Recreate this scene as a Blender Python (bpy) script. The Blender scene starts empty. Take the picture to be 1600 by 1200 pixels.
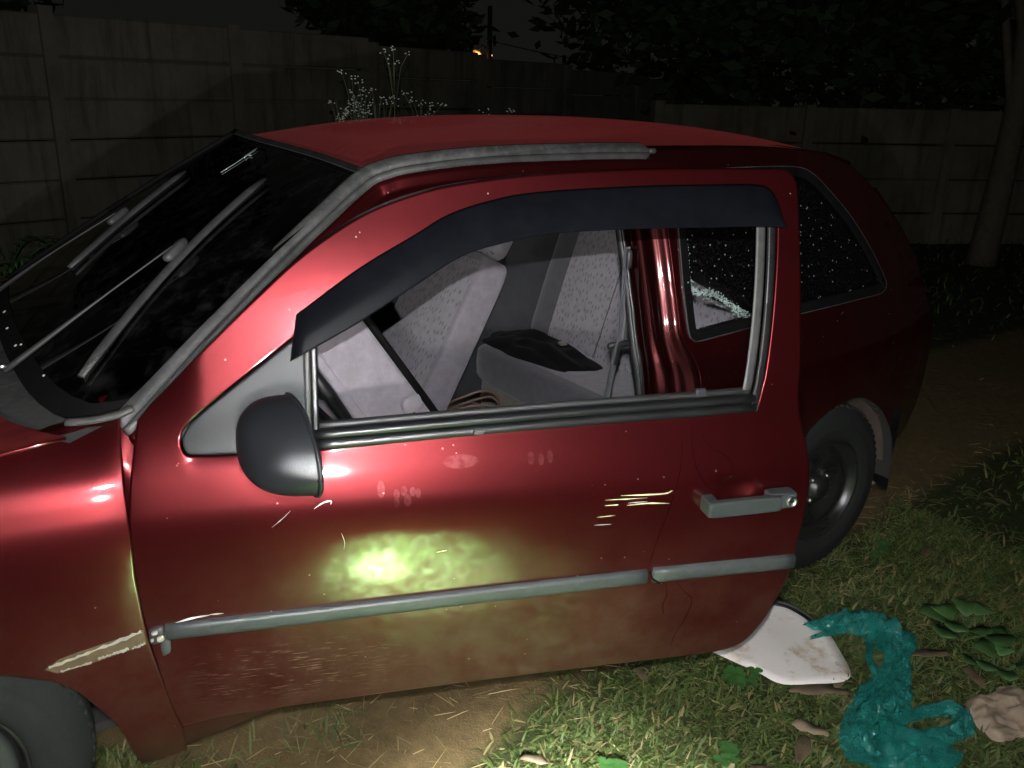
import bpy, bmesh, math, random
import numpy as np
from mathutils import Vector, Matrix, noise
from mathutils.geometry import delaunay_2d_cdt

random.seed(7)
rng = np.random.default_rng(7)
sc = bpy.context.scene
col = sc.collection
R = math.radians
# world axes: X runs from the car's nose to its tail, Y from the near (driver) side across the car, Z up
# ------------------------------------------------------------------ camera, world, light, exposure
cam_d = bpy.data.cameras.new('camera')
cam = bpy.data.objects.new('camera', cam_d)
col.objects.link(cam)
yaw, pitch, roll = R(33.775), R(18.517), R(1.3337)
fw = Vector((math.sin(yaw)*math.cos(pitch), math.cos(yaw)*math.cos(pitch), -math.sin(pitch)))
rt = Vector((math.cos(yaw), -math.sin(yaw), 0))
upv = rt.cross(fw)
rt2 = rt*math.cos(roll) + upv*math.sin(roll)
up2 = -rt*math.sin(roll) + upv*math.cos(roll)
CAM = Vector((.27501, -1.47854, 1.46303))
cam.matrix_world = Matrix(((rt2.x, up2.x, -fw.x, CAM.x), (rt2.y, up2.y, -fw.y, CAM.y), (rt2.z, up2.z, -fw.z, CAM.z), (0, 0, 0, 1)))
cam_d.sensor_width = 36
cam_d.lens = 1351.7/1600*36
cam_d.clip_start = .05
cam_d.clip_end = 500
sc.camera = cam

world = bpy.data.worlds.new('World')
sc.world = world
world.use_nodes = True
bg = world.node_tree.nodes['Background']
bg.inputs[0].default_value = (.80, .86, .74, 1)      # night sky with a little town glow
bg.inputs[1].default_value = .0085

def spot(name, loc, target, watts, angle, blend, size, color):
    d = bpy.data.lights.new(name, 'SPOT')
    d.energy = watts; d.spot_size = R(angle); d.spot_blend = blend; d.shadow_soft_size = size; d.color = color
    o = bpy.data.objects.new(name, d); col.objects.link(o)
    o.location = loc
    o.rotation_euler = (Vector(target)-Vector(loc)).to_track_quat('-Z', 'Y').to_euler()
    return o
# the photographer's hand torch: a wide spill and a hot core that falls on the grass by the feet
TORCH = (.23, -1.56, 1.20)
spot('torch_spill', TORCH, (1.05, .35, .52), 130, 118, 1.0, .012, (1, .985, .95))
spot('camera_flash', (.262, -1.50, 1.56), (1.85, .30, .72), 228, 150, 1.0, .006, (.97, .985, 1))
spot('torch_beam', TORCH, (.84, -.80, 0), 3400, 42, 1.0, .012, (.96, 1, .94))
spot('torch_core', TORCH, (.72, -.95, 0), 19000, 26, 1.0, .012, (.95, 1, .93))
spot('torch_hot_spot', TORCH, (.62, -.96, 0), 60000, 9, 1.0, .012, (.95, 1, .93))

sc.view_settings.view_transform = 'Standard'
sc.view_settings.look = 'None'
sc.view_settings.exposure = 0
sc.view_settings.gamma = 1
sc.cycles.use_denoising = True
sc.cycles.max_bounces = 8
sc.cycles.transparent_max_bounces = 12

# ------------------------------------------------------------------ materials
def new_mat(name):
    m = bpy.data.materials.new(name); m.use_nodes = True
    nt = m.node_tree
    return m, nt, nt.nodes['Principled BSDF']
def nd(nt, t, **kw):
    n = nt.nodes.new(t)
    for k, v in kw.items():
        if k.startswith('i_'):
            n.inputs[int(k[2:]) if k[2:].isdigit() else k[2:].replace('_', ' ')].default_value = v
        else: setattr(n, k, v)
    return n
def ramp(nt, stops, fac=None):
    n = nt.nodes.new('ShaderNodeValToRGB')
    e = n.color_ramp.elements
    while len(e) < len(stops): e.new(.5)
    for q, (p, c) in zip(e, stops):
        q.position = p; q.color = c if len(c) == 4 else (*c, 1)
    if fac is not None: nt.links.new(fac, n.inputs[0])
    return n
def mixc(nt, fac, a, b, mode='MIX'):
    n = nt.nodes.new('ShaderNodeMix'); n.data_type = 'RGBA'; n.blend_type = mode
    for s, v in ((0, fac), (6, a), (7, b)):
        if isinstance(v, bpy.types.NodeSocket): nt.links.new(v, n.inputs[s])
        else: n.inputs[s].default_value = v if not isinstance(v, tuple) or len(v) == 4 else (*v, 1)
    return n.outputs[2]
def mth(nt, op, a, b=None, clamp=False):
    n = nt.nodes.new('ShaderNodeMath'); n.operation = op; n.use_clamp = clamp
    for s, v in ((0, a), (1, b)):
        if v is None: continue
        if isinstance(v, bpy.types.NodeSocket): nt.links.new(v, n.inputs[s])
        else: n.inputs[s].default_value = v
    return n.outputs[0]
def tex(nt, scale, detail=4, rough=.55, kind='ShaderNodeTexNoise', vec=None, coord='Object'):
    n = nt.nodes.new(kind)
    n.inputs['Scale'].default_value = scale
    if kind == 'ShaderNodeTexNoise':
        n.inputs['Detail'].default_value = detail; n.inputs['Roughness'].default_value = rough
    if vec is None:
        tc = nt.nodes.new('ShaderNodeTexCoord'); vec = tc.outputs[coord]
    nt.links.new(vec, n.inputs['Vector'])
    return n
def bump(nt, bsdf, h, strength=.3, dist=.002):
    b = nt.nodes.new('ShaderNodeBump'); b.inputs['Strength'].default_value = strength; b.inputs['Distance'].default_value = dist
    nt.links.new(h, b.inputs['Height']); nt.links.new(b.outputs[0], bsdf.inputs['Normal'])
    return b
def smap(nt, val, a, b, c=0., d=1.):
    n = nt.nodes.new('ShaderNodeMapRange'); n.interpolation_type = 'SMOOTHSTEP'
    nt.links.new(val, n.inputs[0])
    for i, v in enumerate((a, b, c, d)): n.inputs[i+1].default_value = v
    return n.outputs[0]

def plastic(name, c, rough=.5, var=.25, bscale=300, bstr=.15, metal=0, spec=.5, dust=0., dustc=(.20, .17, .13)):
    m, nt, b = new_mat(name)
    n = tex(nt, 14, 5, .65)
    r = ramp(nt, [(.3, tuple(x*(1-var) for x in c)), (.7, tuple(x*(1+var) for x in c))], n.outputs[0])
    out = r.outputs[0]
    if dust:
        n2 = tex(nt, 45, 6, .7)
        out = mixc(nt, smap(nt, n2.outputs[0], .42, .75, 0, dust), out, dustc)
    nt.links.new(out, b.inputs['Base Color'])
    b.inputs['Metallic'].default_value = metal
    b.inputs['Specular IOR Level'].default_value = spec
    rr = mth(nt, 'MULTIPLY_ADD', n.outputs[0], .25); rr.node.inputs[2].default_value = rough-.12
    nt.links.new(rr, b.inputs['Roughness'])
    f = tex(nt, bscale, 2)
    bump(nt, b, f.outputs[0], bstr, .0008)
    return m

SMUDGES = [(.420,.768,.007,.016),(.448,.757,.006,.010),(.462,.762,.006,.010),(.478,.760,.006,.009),(.447,.742,.006,.010),(.468,.744,.007,.012),(.488,.757,.005,.010),(.57,.808,.034,.013),(.705,.806,.007,.012),(.725,.802,.006,.011),(.743,.806,.006,.012)]
def paint(name, dust=0., smudge=False, scuff=False, jamb=False):
    """dark red metallic lacquer with road dust low down"""
    m, nt, b = new_mat(name)
    geo = nt.nodes.new('ShaderNodeNewGeometry')
    sep = nt.nodes.new('ShaderNodeSeparateXYZ'); nt.links.new(geo.outputs['Position'], sep.inputs[0])
    tc = nt.nodes.new('ShaderNodeTexCoord'); ob = tc.outputs['Object']
    big = tex(nt, 5, 4, .6, vec=ob)
    base = ramp(nt, [(.3, (.072, .0050, .0066)), (.75, (.092, .0062, .0082))], big.outputs[0]).outputs[0]
    fl = tex(nt, 1600, 1, .5, vec=ob); base = mixc(nt, smap(nt, fl.outputs[0], .35, .65, 0, .45), base, mixc(nt, .5, base, (0, 0, 0)))
    # road film: grows towards the sill, broken up by noise
    dn = tex(nt, 9, 7, .68, vec=ob)
    low = smap(nt, sep.outputs[2], .78, .30, 0, 1)
    film = mth(nt, 'MULTIPLY', low, smap(nt, dn.outputs[0], .30, .72, .25, 1))
    film = mth(nt, 'MULTIPLY', film, .72)
    if dust:
        map_ = nt.nodes.new('ShaderNodeMapping'); map_.inputs['Scale'].default_value = (5, 26, 9)
        nt.links.new(ob, map_.inputs[0])
        st = tex(nt, 1.6, 7, .7, vec=map_.outputs[0])
        film = mth(nt, 'MAXIMUM', film, smap(nt, st.outputs[0], .34, .66, dust*.25, dust*1.15))
    # specks of dirt
    sp = tex(nt, 1, kind='ShaderNodeTexVoronoi', vec=ob); sp.inputs['Scale'].default_value = 42
    spk = mth(nt, 'LESS_THAN', sp.outputs['Distance'], .075)
    rnd = mth(nt, 'GREATER_THAN', nt.nodes[sp.name].outputs['Color'], .70)
    spk = mth(nt, 'MULTIPLY', spk, rnd)
    dustcol = (.058, .029, .021) if not dust else (.16, .024, .024)
    c = mixc(nt, film, base, dustcol)
    c = mixc(nt, mth(nt, 'MULTIPLY', spk, .8), c, (.24, .15, .13))
    film = mth(nt, 'MAXIMUM', film, mth(nt, 'MULTIPLY', spk, .7))
    metal = mth(nt, 'SUBTRACT', .86, mth(nt, 'MULTIPLY', film, .78), True)
    coatr = .062
    extra = None
    if scuff:   # fine scratches rubbed through the lower front of the door
        mp = nt.nodes.new('ShaderNodeMapping'); mp.inputs['Rotation'].default_value = (0, R(24), 0); mp.inputs['Scale'].default_value = (9, 1, 150)
        nt.links.new(ob, mp.inputs[0])
        sn = tex(nt, 2.2, 3, .6, vec=mp.outputs[0])
        so = nt.nodes.new('ShaderNodeSeparateXYZ'); nt.links.new(ob, so.inputs[0])
        reg = mth(nt, 'MULTIPLY', smap(nt, so.outputs[0], .02, .14), smap(nt, so.outputs[0], .52, .25))
        reg = mth(nt, 'MULTIPLY', reg, mth(nt, 'MULTIPLY', smap(nt, so.outputs[2], .475, .42), smap(nt, so.outputs[2], .29, .35)))
        brk = tex(nt, 26, 4, .6, vec=ob)
        extra = mth(nt, 'MULTIPLY', mth(nt, 'MULTIPLY', smap(nt, sn.outputs[0], .55, .63), smap(nt, brk.outputs[0], .40, .55)), reg)
        c = mixc(nt, extra, c, (.20, .13, .115))
    if smudge:  # greasy finger and palm marks
        so2 = nt.nodes.new('ShaderNodeSeparateXYZ'); nt.links.new(ob, so2.inputs[0]); tot = None
        for (x0, z0, a, b_) in SMUDGES:
            dx = mth(nt, 'DIVIDE', mth(nt, 'SUBTRACT', so2.outputs[0], x0), a); dz = mth(nt, 'DIVIDE', mth(nt, 'SUBTRACT', so2.outputs[2], z0), b_)
            q = mth(nt, 'ADD', mth(nt, 'MULTIPLY', dx, dx), mth(nt, 'MULTIPLY', dz, dz))
            e = smap(nt, q, 1.15, .75); tot = e if tot is None else mth(nt, 'MAXIMUM', tot, e)
        sg = tex(nt, 60, 4, .6, vec=ob); tot = mth(nt, 'MULTIPLY', tot, smap(nt, sg.outputs[0], .3, .65, .02, .16))
        c = mixc(nt, tot, c, (.30, .09, .10)); metal = mth(nt, 'SUBTRACT', metal, mth(nt, 'MULTIPLY', tot, .6), True)
    nt.links.new(c, b.inputs['Base Color'])
    if jamb: nt.links.new(mixc(nt, .70, c, (.012, .002, .002)), b.inputs['Base Color'])  # darker copy of the body paint: shade put into the jamb's colour
    nt.links.new(metal, b.inputs['Metallic'])
    b.inputs['Roughness'].default_value = .35
    b.inputs['Coat IOR'].default_value = 1.62
    if dust:
        b.inputs['Sheen Weight'].default_value = .13; b.inputs['Sheen Roughness'].default_value = .45; b.inputs['Sheen Tint'].default_value = (.70, .09, .09, 1)
    b.inputs['Coat Weight'].default_value = 1.0
    cr = mth(nt, 'MULTIPLY_ADD', film, .10); cr.node.inputs[2].default_value = coatr
    nt.links.new(cr, b.inputs['Coat Roughness'])
    cw = mth(nt, 'SUBTRACT', 1.0, mth(nt, 'MULTIPLY', film, .15), True)
    nt.links.new(cw, b.inputs['Coat Weight'])
    # orange peel and a gently beaten surface
    w = tex(nt, 7, 2, .5, vec=ob); pz = tex(nt, 900, 1, vec=ob)
    bm_ = nt.nodes.new('ShaderNodeBump'); bm_.inputs['Strength'].default_value = .22; bm_.inputs['Distance'].default_value = .0035
    nt.links.new(w.outputs[0], bm_.inputs['Height'])
    nt.links.new(bm_.outputs[0], b.inputs['Coat Normal'])
    b2 = nt.nodes.new('ShaderNodeBump'); b2.inputs['Strength'].default_value = .05; b2.inputs['Distance'].default_value = .0005
    nt.links.new(pz.outputs[0], b2.inputs['Height']); nt.links.new(bm_.outputs[0], b2.inputs['Normal'])
    nt.links.new(b2.outputs[0], b.inputs['Normal'])
    return m

def fabric(name, c, fleck=None, bscale=900, sheen=.25):
    m, nt, b = new_mat(name)
    n = tex(nt, 30, 5, .7)
    out = ramp(nt, [(.3, tuple(x*.82 for x in c)), (.7, tuple(x*1.12 for x in c))], n.outputs[0]).outputs[0]
    if fleck:
        tc = nt.nodes.new('ShaderNodeTexCoord')
        sx = nt.nodes.new('ShaderNodeSeparateXYZ'); nt.links.new(tc.outputs['Object'], sx.inputs[0])
        cx = nt.nodes.new('ShaderNodeCombineXYZ'); nt.links.new(mth(nt, 'MULTIPLY', sx.outputs[1], 62.), cx.inputs[0]); nt.links.new(mth(nt, 'MULTIPLY', sx.outputs[2], 30.), cx.inputs[1])
        v = tex(nt, 1, kind='ShaderNodeTexVoronoi', vec=cx.outputs[0]); v.voronoi_dimensions = '2D'; v.inputs['Randomness'].default_value = .8
        f = mth(nt, 'LESS_THAN', v.outputs['Distance'], .21)
        g = mth(nt, 'GREATER_THAN', v.outputs['Color'], .25)
        out = mixc(nt, mth(nt, 'MULTIPLY', mth(nt, 'MULTIPLY', f, g), .5), out, fleck)
    nt.links.new(out, b.inputs['Base Color'])
    b.inputs['Roughness'].default_value = .9
    b.inputs['Sheen Weight'].default_value = sheen
    b.inputs['Specular IOR Level'].default_value = .15
    w = tex(nt, bscale, 2)
    bump(nt, b, w.outputs[0], .35, .001)
    return m

def tinted(name, tint, craze=False, dirt=.02):
    m, nt, b = new_mat(name)
    out = nt.nodes['Material Output']
    tr = nd(nt, 'ShaderNodeBsdfTransparent'); tr.inputs[0].default_value = (*tint, 1)
    gl = nd(nt, 'ShaderNodeBsdfGlossy'); gl.inputs['Roughness'].default_value = .02
    fr = nd(nt, 'ShaderNodeFresnel'); fr.inputs[0].default_value = 1.5
    mx = nd(nt, 'ShaderNodeMixShader')
    nt.links.new(fr.outputs[0], mx.inputs[0]); nt.links.new(tr.outputs[0], mx.inputs[1]); nt.links.new(gl.outputs[0], mx.inputs[2])
    last = mx.outputs[0]
    df = nd(nt, 'ShaderNodeBsdfDiffuse'); df.inputs[0].default_value = (.20, .215, .20, 1)
    n = tex(nt, 12, 7, .75)
    fac = smap(nt, n.outputs[0], .45, .85, 0, dirt*3)
    if craze:
        v = tex(nt, 120, kind='ShaderNodeTexVoronoi')
        v2 = tex(nt, 120, kind='ShaderNodeTexVoronoi'); v2.feature = 'DISTANCE_TO_EDGE'
        spark = mth(nt, 'MULTIPLY', mth(nt, 'GREATER_THAN', v.outputs['Color'], .80), mth(nt, 'LESS_THAN', v.outputs['Distance'], .30))  # glints of the crack facets painted as pale diffuse cells
        edge = smap(nt, v2.outputs['Distance'], .05, .0, 0, .07)
        fac = mth(nt, 'MAXIMUM', mth(nt, 'MULTIPLY', spark, .75), edge)
        bm_ = nt.nodes.new('ShaderNodeBump'); bm_.inputs['Strength'].default_value = .5; bm_.inputs['Distance'].default_value = .001
        nt.links.new(v2.outputs['Distance'], bm_.inputs['Height']); nt.links.new(bm_.outputs[0], gl.inputs['Normal'])
    mx2 = nd(nt, 'ShaderNodeMixShader')
    nt.links.new(fac, mx2.inputs[0]); nt.links.new(last, mx2.inputs[1]); nt.links.new(df.outputs[0], mx2.inputs[2])
    nt.links.new(mx2.outputs[0], out.inputs[0])
    return m

M = dict(
    paint=paint('red_metallic_paint', scuff=True, smudge=True), paint_plain=paint('red_metallic_paint_plain'), paint_jamb=paint('shaded_red_jamb_paint', jamb=True), paint_roof=paint('red_roof_paint_dusty', dust=.42),
    trim=plastic('black_trim', (.007, .007, .0075), .36, .3, 400, .2), seal=plastic('black_rubber_seal', (.012, .012, .012), .5, .35, 200, .2, dust=.25, dustc=(.022, .021, .019)),
    mould=plastic('weathered_grey_moulding', (.030, .0295, .0295), .5, .35, 260, .3, dust=.55, dustc=(.082, .079, .075)),
    strip=plastic('grey_side_moulding', (.034, .040, .041), .46, .22, 350, .25, dust=.12),
    handle=plastic('grey_handle_plastic', (.030, .035, .035), .42, .15, 350, .2),
    mirror=plastic('charcoal_mirror_plastic', (.0090, .0098, .0112), .32, .15, 600, .35, spec=.32),
    sail=plastic('charcoal_sail_plastic', (.0125, .0135, .015), .42, .15, 600, .25, spec=.22),
    cowl=plastic('grey_cowl_plastic', (.032, .031, .031), .6, .25, 220, .3, dust=.4, dustc=(.10, .092, .085)),
    visor=plastic('smoked_acrylic_visor', (.0035, .0038, .005), .35, .2, 30, .03, spec=.02),
    chan=plastic('grey_felt_channel', (.036, .035, .034), .5, .3, 300, .2, dust=.3, dustc=(.075, .071, .066)),
    wiper=plastic('dusty_wiper', (.030, .030, .031), .6, .3, 200, .2, dust=.4, dustc=(.052, .050, .047)),
    tyre=plastic('tyre_rubber', (.010, .0112, .0105), .8, .3, 90, .5, dust=.5, dustc=(.021, .0225, .0195), spec=.2),
    rim=plastic('black_steel_rim', (.014, .014, .014), .3, .3, 120, .2, metal=.3, dust=.25, dustc=(.06, .055, .045)),
    hubcap=plastic('dusty_hubcap', (.020, .023, .022), .55, .2, 120, .2, dust=.4, dustc=(.04, .043, .038)),
    dirtpl=plastic('muddy_liner', (.052, .038, .027), .9, .4, 60, .6),
    under=plastic('dark_underbody', (.012, .011, .010), .9, .3, 60, .4),
    steel=plastic('bright_steel', (.55, .55, .55), .3, .1, 200, .05, metal=1),
    white=plastic('white_residue', (.27, .25, .22), .7, .45, 120, .5),
    scr=plastic('bare_scratch', (.58, .50, .30), .6, .2, 300, .1), scrw=plastic('pale_scratch', (.62, .58, .56), .5, .2, 300, .1),
    drip=plastic('dried_drip', (.022, .003, .004), .9, .2, 300, .1, spec=.0),
    smudge=plastic('pale_fingermark', (.058, .0125, .0155), .5, .3, 200, .2),
    resid=plastic('brown_glue', (.075, .050, .024), .7, .4, 60, .4),
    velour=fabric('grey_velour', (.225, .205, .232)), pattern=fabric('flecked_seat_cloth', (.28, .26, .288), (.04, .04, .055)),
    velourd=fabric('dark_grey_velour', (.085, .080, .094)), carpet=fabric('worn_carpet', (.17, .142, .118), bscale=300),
    qtrim=plastic('grey_quarter_trim', (.05, .05, .056), .32, .2, 160, .4), card=plastic('dark_interior_trim', (.028, .028, .031), .42, .2, 160, .5), knob=plastic('grey_knob', (.26, .24, .26), .5, .1, 300, .1),
    black=plastic('matt_black', (.003, .003, .003), .8, .2, 200, .2, spec=.1), web=fabric('belt_webbing', (.055, .058, .068), bscale=700),
    cloth=fabric('black_cloth', (.005, .005, .006), sheen=.02),
    wscreen=tinted('windscreen_glass', (.10, .10, .11)), tint=tinted('tinted_glass', (.05, .055, .05)), craze=tinted('crazed_tinted_glass', (.03, .035, .033), True),
    crumb=plastic('glass_crumb', (.26, .32, .30), .15, .2, 50, .1),
    headl=plastic('headlamp_lens', (.5, .5, .5), .1, .1, 90, .3), tail=plastic('tail_lamp_lens', (.25, .01, .01), .12, .1, 90, .2),
)

# ------------------------------------------------------------------ mesh helpers
ORG = {}
def link(name, me, mat, parent=None):
    o = bpy.data.objects.new(name, me); col.objects.link(o)
    if mat: me.materials.append(M[mat] if isinstance(mat, str) else mat)
    if parent:
        o.parent = parent; ORG[o.name] = ORG[parent.name]
    return o
def mesh(name, vs, fs, mat, parent=None, smooth=True, normals=None):
    off = Vector(ORG[parent.name]) if parent else Vector((0, 0, 0))
    me = bpy.data.meshes.new(name)
    me.from_pydata([tuple(Vector(v)-off) for v in vs], [], fs)
    if smooth: me.polygons.foreach_set('use_smooth', [True]*len(me.polygons))
    if normals: me.normals_split_custom_set_from_vertices([tuple(n) for n in normals])
    me.update()
    return link(name, me, mat, parent)
def thing(name, loc, label, cat, group=None):
    o = bpy.data.objects.new(name, None); col.objects.link(o); o.location = loc; o.empty_display_size = .1
    ORG[o.name] = tuple(loc)
    return tag(o, label, cat, group)
def tag(o, label=None, cat=None, group=None, kind=None):
    if label: o['label'] = label
    if cat: o['category'] = cat
    if group: o['group'] = group
    if kind: o['kind'] = kind
    return o
def top_mesh(name, vs, fs, mat, label=None, cat=None, group=None, kind=None, smooth=True, origin=None):
    """a thing that is one mesh, its origin at its base"""
    if origin is None:
        a = np.array([tuple(v) for v in vs]); origin = (a[:, 0].mean(), a[:, 1].mean(), a[:, 2].min())
    me = bpy.data.meshes.new(name)
    me.from_pydata([tuple(Vector(v)-Vector(origin)) for v in vs], [], fs)
    if smooth: me.polygons.foreach_set('use_smooth', [True]*len(me.polygons))
    o = link(name, me, mat); o.location = origin; ORG[o.name] = tuple(origin)
    return tag(o, label, cat, group, kind)

def catmull(pts, n=6, closed=False):
    P = [Vector(p) for p in pts]; out = []
    m = len(P)
    for i in range(m if closed else m-1):
        a = P[(i-1) % m] if closed or i else P[0]*2-P[1]
        b, c = P[i], P[(i+1) % m]
        d = P[(i+2) % m] if closed or i+2 < m else P[-1]*2-P[-2]
        for k in range(n):
            t = k/n
            out.append(.5*((2*b)+(c-a)*t+(2*a-5*b+4*c-d)*t*t+(3*b-a-3*c+d)*t**3))
    if not closed: out.append(P[-1].copy())
    return out
def resample(pts, step, closed=True):
    P = [Vector(p) for p in pts]
    if closed: P = P+[P[0]]
    out = []
    for a, b in zip(P, P[1:]):
        k = max(1, int(round((b-a).length/step)))
        for i in range(k): out.append(a.lerp(b, i/k))
    if not closed: out.append(P[-1])
    return out
def interp(x, xs, ys): return float(np.interp(x, xs, ys))
def inside(p, poly):
    x, y = p; r = False; j = len(poly)-1
    for i in range(len(poly)):
        xi, yi = poly[i]; xj, yj = poly[j]
        if (yi > y) != (yj > y) and x < (xj-xi)*(y-yi)/(yj-yi)+xi: r = not r
        j = i
    return r

# side of the body: y as a function of x (length) and z (height)
PK = [(.10,.15),(.18,.095),(.24,.062),(.32,.038),(.42,.018),(.50,.006),(.58,0),(.66,-.003),(.725,-.0028),(.745,-.0005),(.77,.0058),(.80,.0150),(.84,.0295),(.88,.042),(.92,.052),(.96,.063),(1.0,.075),(1.1,.105),(1.2,.139),(1.3,.176),(1.36,.202),(1.42,.25)]
PZ = np.array([a for a, b in PK]); PY = np.array([b for a, b in PK])
def _nsp(x, y):
    n = len(x); h = np.diff(x); A = np.eye(n); b = np.zeros(n)
    for i in range(1, n-1):
        A[i, i-1] = h[i-1]; A[i, i] = 2*(h[i-1]+h[i]); A[i, i+1] = h[i]; b[i] = 6*((y[i+1]-y[i])/h[i]-(y[i]-y[i-1])/h[i-1])
    return np.linalg.solve(A, b)
PM = _nsp(PZ, PY)
def prof(z):
    z = min(max(z, PZ[0]), PZ[-1]); i = min(max(int(np.searchsorted(PZ, z))-1, 0), len(PZ)-2)
    h = PZ[i+1]-PZ[i]; a = (PZ[i+1]-z)/h; b = (z-PZ[i])/h
    return a*PY[i]+b*PY[i+1]+((a**3-a)*PM[i]+(b**3-b)*PM[i+1])*h*h/6
def S(x, z):
    y = prof(z)
    if x < .52: y += .72*(.52-x)**2 if x > .41 else .00871+.1584*(.41-x)
    if z > .80 and x < .62:
        w = min(1, (.62-x)/.2); w = w*w*(3-2*w); y += (3*w+3.5*max(0, min(1, (.50-x)/.06)))*(z-.80)**2
    if x > 2.1: y += .13*(x-2.1)**2
    return y
def snorm(f, x, z, e=2e-3):
    return Vector(((f(x+e, z)-f(x-e, z))/(2*e), -1, (f(x, z+e)-f(x, z-e))/(2*e))).normalized()

def sheet(name, outline, holes, mat, parent, yf=S, step=.022, thick=.018, edge=.004, flip=False, estep=None):
    """a pressed panel: outline in (x, z) laid on the surface y = yf(x, z), rounded edges and a flange turned inwards"""
    loops = [resample(l, estep or step*.6) for l in [outline]+list(holes)]
    polys = [[(p.x, p.y) for p in l] for l in loops]
    ring2 = []
    allp = []; edges = []; bnd = []
    for li, l in enumerate(loops):
        s0 = len(allp); n = len(l)
        area = sum(l[i].x*l[(i+1) % n].y-l[(i+1) % n].x*l[i].y for i in range(n))
        sg = (1 if area > 0 else -1)*(1 if li == 0 else -1)
        outs = []
        for i in range(n):
            t = (l[(i+1) % n]-l[i-1]); t.normalize()
            outs.append(Vector((t.y, -t.x))*sg)
        bnd.append((s0, n, outs))
        for i in range(n):
            allp.append((l[i].x, l[i].y)); edges.append((s0+i, s0+(i+1) % n))
        if edge: ring2 += [l[i]-outs[i]*edge for i in range(n)]
    nb = len(allp)
    def ok(p): return inside(p, polys[0]) and not any(inside(p, q) for q in polys[1:])
    allp += [(p.x, p.y) for p in ring2 if ok((p.x, p.y))]
    barr = np.array(allp)
    xs = [p[0] for p in polys[0]]; zs = [p[1] for p in polys[0]]
    gx = np.arange(min(xs)+step*.5, max(xs), step); gz = np.arange(min(zs)+step*.5, max(zs), step)
    for i, z in enumerate(gz):
        for x in gx:
            p = (x+(step*.5 if i % 2 else 0), z)
            if np.min((barr[:, 0]-p[0])**2+(barr[:, 1]-p[1])**2) > (.55*step)**2 and ok(p): allp.append(p)
    vs, _, fs, ov, _, _ = delaunay_2d_cdt([Vector(p) for p in allp], edges, [], 0, 1e-6)
    fs = [list(f) for f in fs if ok(tuple(sum((vs[k] for k in f), Vector((0, 0)))/len(f)))]
    used = sorted({k for f in fs for k in f}); mp = {k: i for i, k in enumerate(used)}
    orig = {}
    for k in used:
        for q in ov[k]:
            if q < nb: orig[q] = mp[k]
    V = []; N = []
    for k in used:
        x, z = vs[k]; V.append(Vector((x, yf(x, z), z))); n = snorm(yf, x, z); N.append(-n if flip else n)
    F = []
    for f in fs:
        g = [mp[k] for k in f]
        n = (V[g[1]]-V[g[0]]).cross(V[g[2]]-V[g[0]])
        F.append(g if n.dot(N[g[0]]) > 0 else g[::-1])
    dy = -thick if flip else thick
    for (s0, n, outs) in bnd:
        ids = [orig.get(s0+i) for i in range(n)]
        if any(q is None for q in ids): continue
        top = []; bot = []
        for i, q in enumerate(ids):
            o3 = Vector((outs[i].x, 0, outs[i].y))
            N[q] = (N[q]+o3*.9).normalized()
            V.append(V[q].copy()); N.append(o3); top.append(len(V)-1)
            V.append(V[q]+Vector((0, dy, 0))-o3*.001); N.append(o3); bot.append(len(V)-1)
        for i in range(n):
            j = (i+1) % n; f = [top[i], top[j], bot[j], bot[i]]
            nn = (V[f[1]]-V[f[0]]).cross(V[f[2]]-V[f[0]])
            F.append(f if nn.dot(N[top[i]]) > 0 else f[::-1])
    return mesh(name, V, F, mat, parent, True, N)

def grid(name, rows, mat, parent, closed=False, flipn=False):
    """a smooth skin through rows of points"""
    V = [Vector(p) for r in rows for p in r]; n = len(rows[0]); F = []
    for i in range(len(rows)-1):
        for j in range(n if closed else n-1):
            a, b = i*n+j, i*n+(j+1) % n
            F.append((a, b, b+n, a+n) if not flipn else (a, a+n, b+n, b))
    return mesh(name, V, F, mat, parent)
def tube_data(path, rad, seg=8, cap=True, flat=None):
    P = [Vector(p) for p in path]; V = []; F = []
    ref = Vector((0, 0, 1))
    for i, p in enumerate(P):
        t = (P[min(i+1, len(P)-1)]-P[max(i-1, 0)]).normalized()
        if abs(t.dot(ref)) > .95: ref = Vector((1, 0, 0))
        b = t.cross(ref).normalized(); n = b.cross(t); ref = n
        r = rad[i] if isinstance(rad, (list, tuple)) else rad
        for k in range(seg):
            a = 2*math.pi*k/seg
            V.append(p+b*math.cos(a)*r+n*math.sin(a)*r*(flat or 1))
    for i in range(len(P)-1):
        for k in range(seg):
            F.append((i*seg+k, i*seg+(k+1) % seg, (i+1)*seg+(k+1) % seg, (i+1)*seg+k))
    if cap:
        F.append(tuple(range(seg))[::-1]); F.append(tuple((len(P)-1)*seg+k for k in range(seg)))
    return V, F
def tube(name, path, rad, mat, parent, seg=8, flat=None): 
    v, f = tube_data(path, rad, seg, True, flat); return mesh(name, v, f, mat, parent)
def merge(parts):
    V = []; F = []
    for v, f in parts:
        k = len(V); V += list(v); F += [tuple(q+k for q in g) for g in f]
    return V, F
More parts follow.
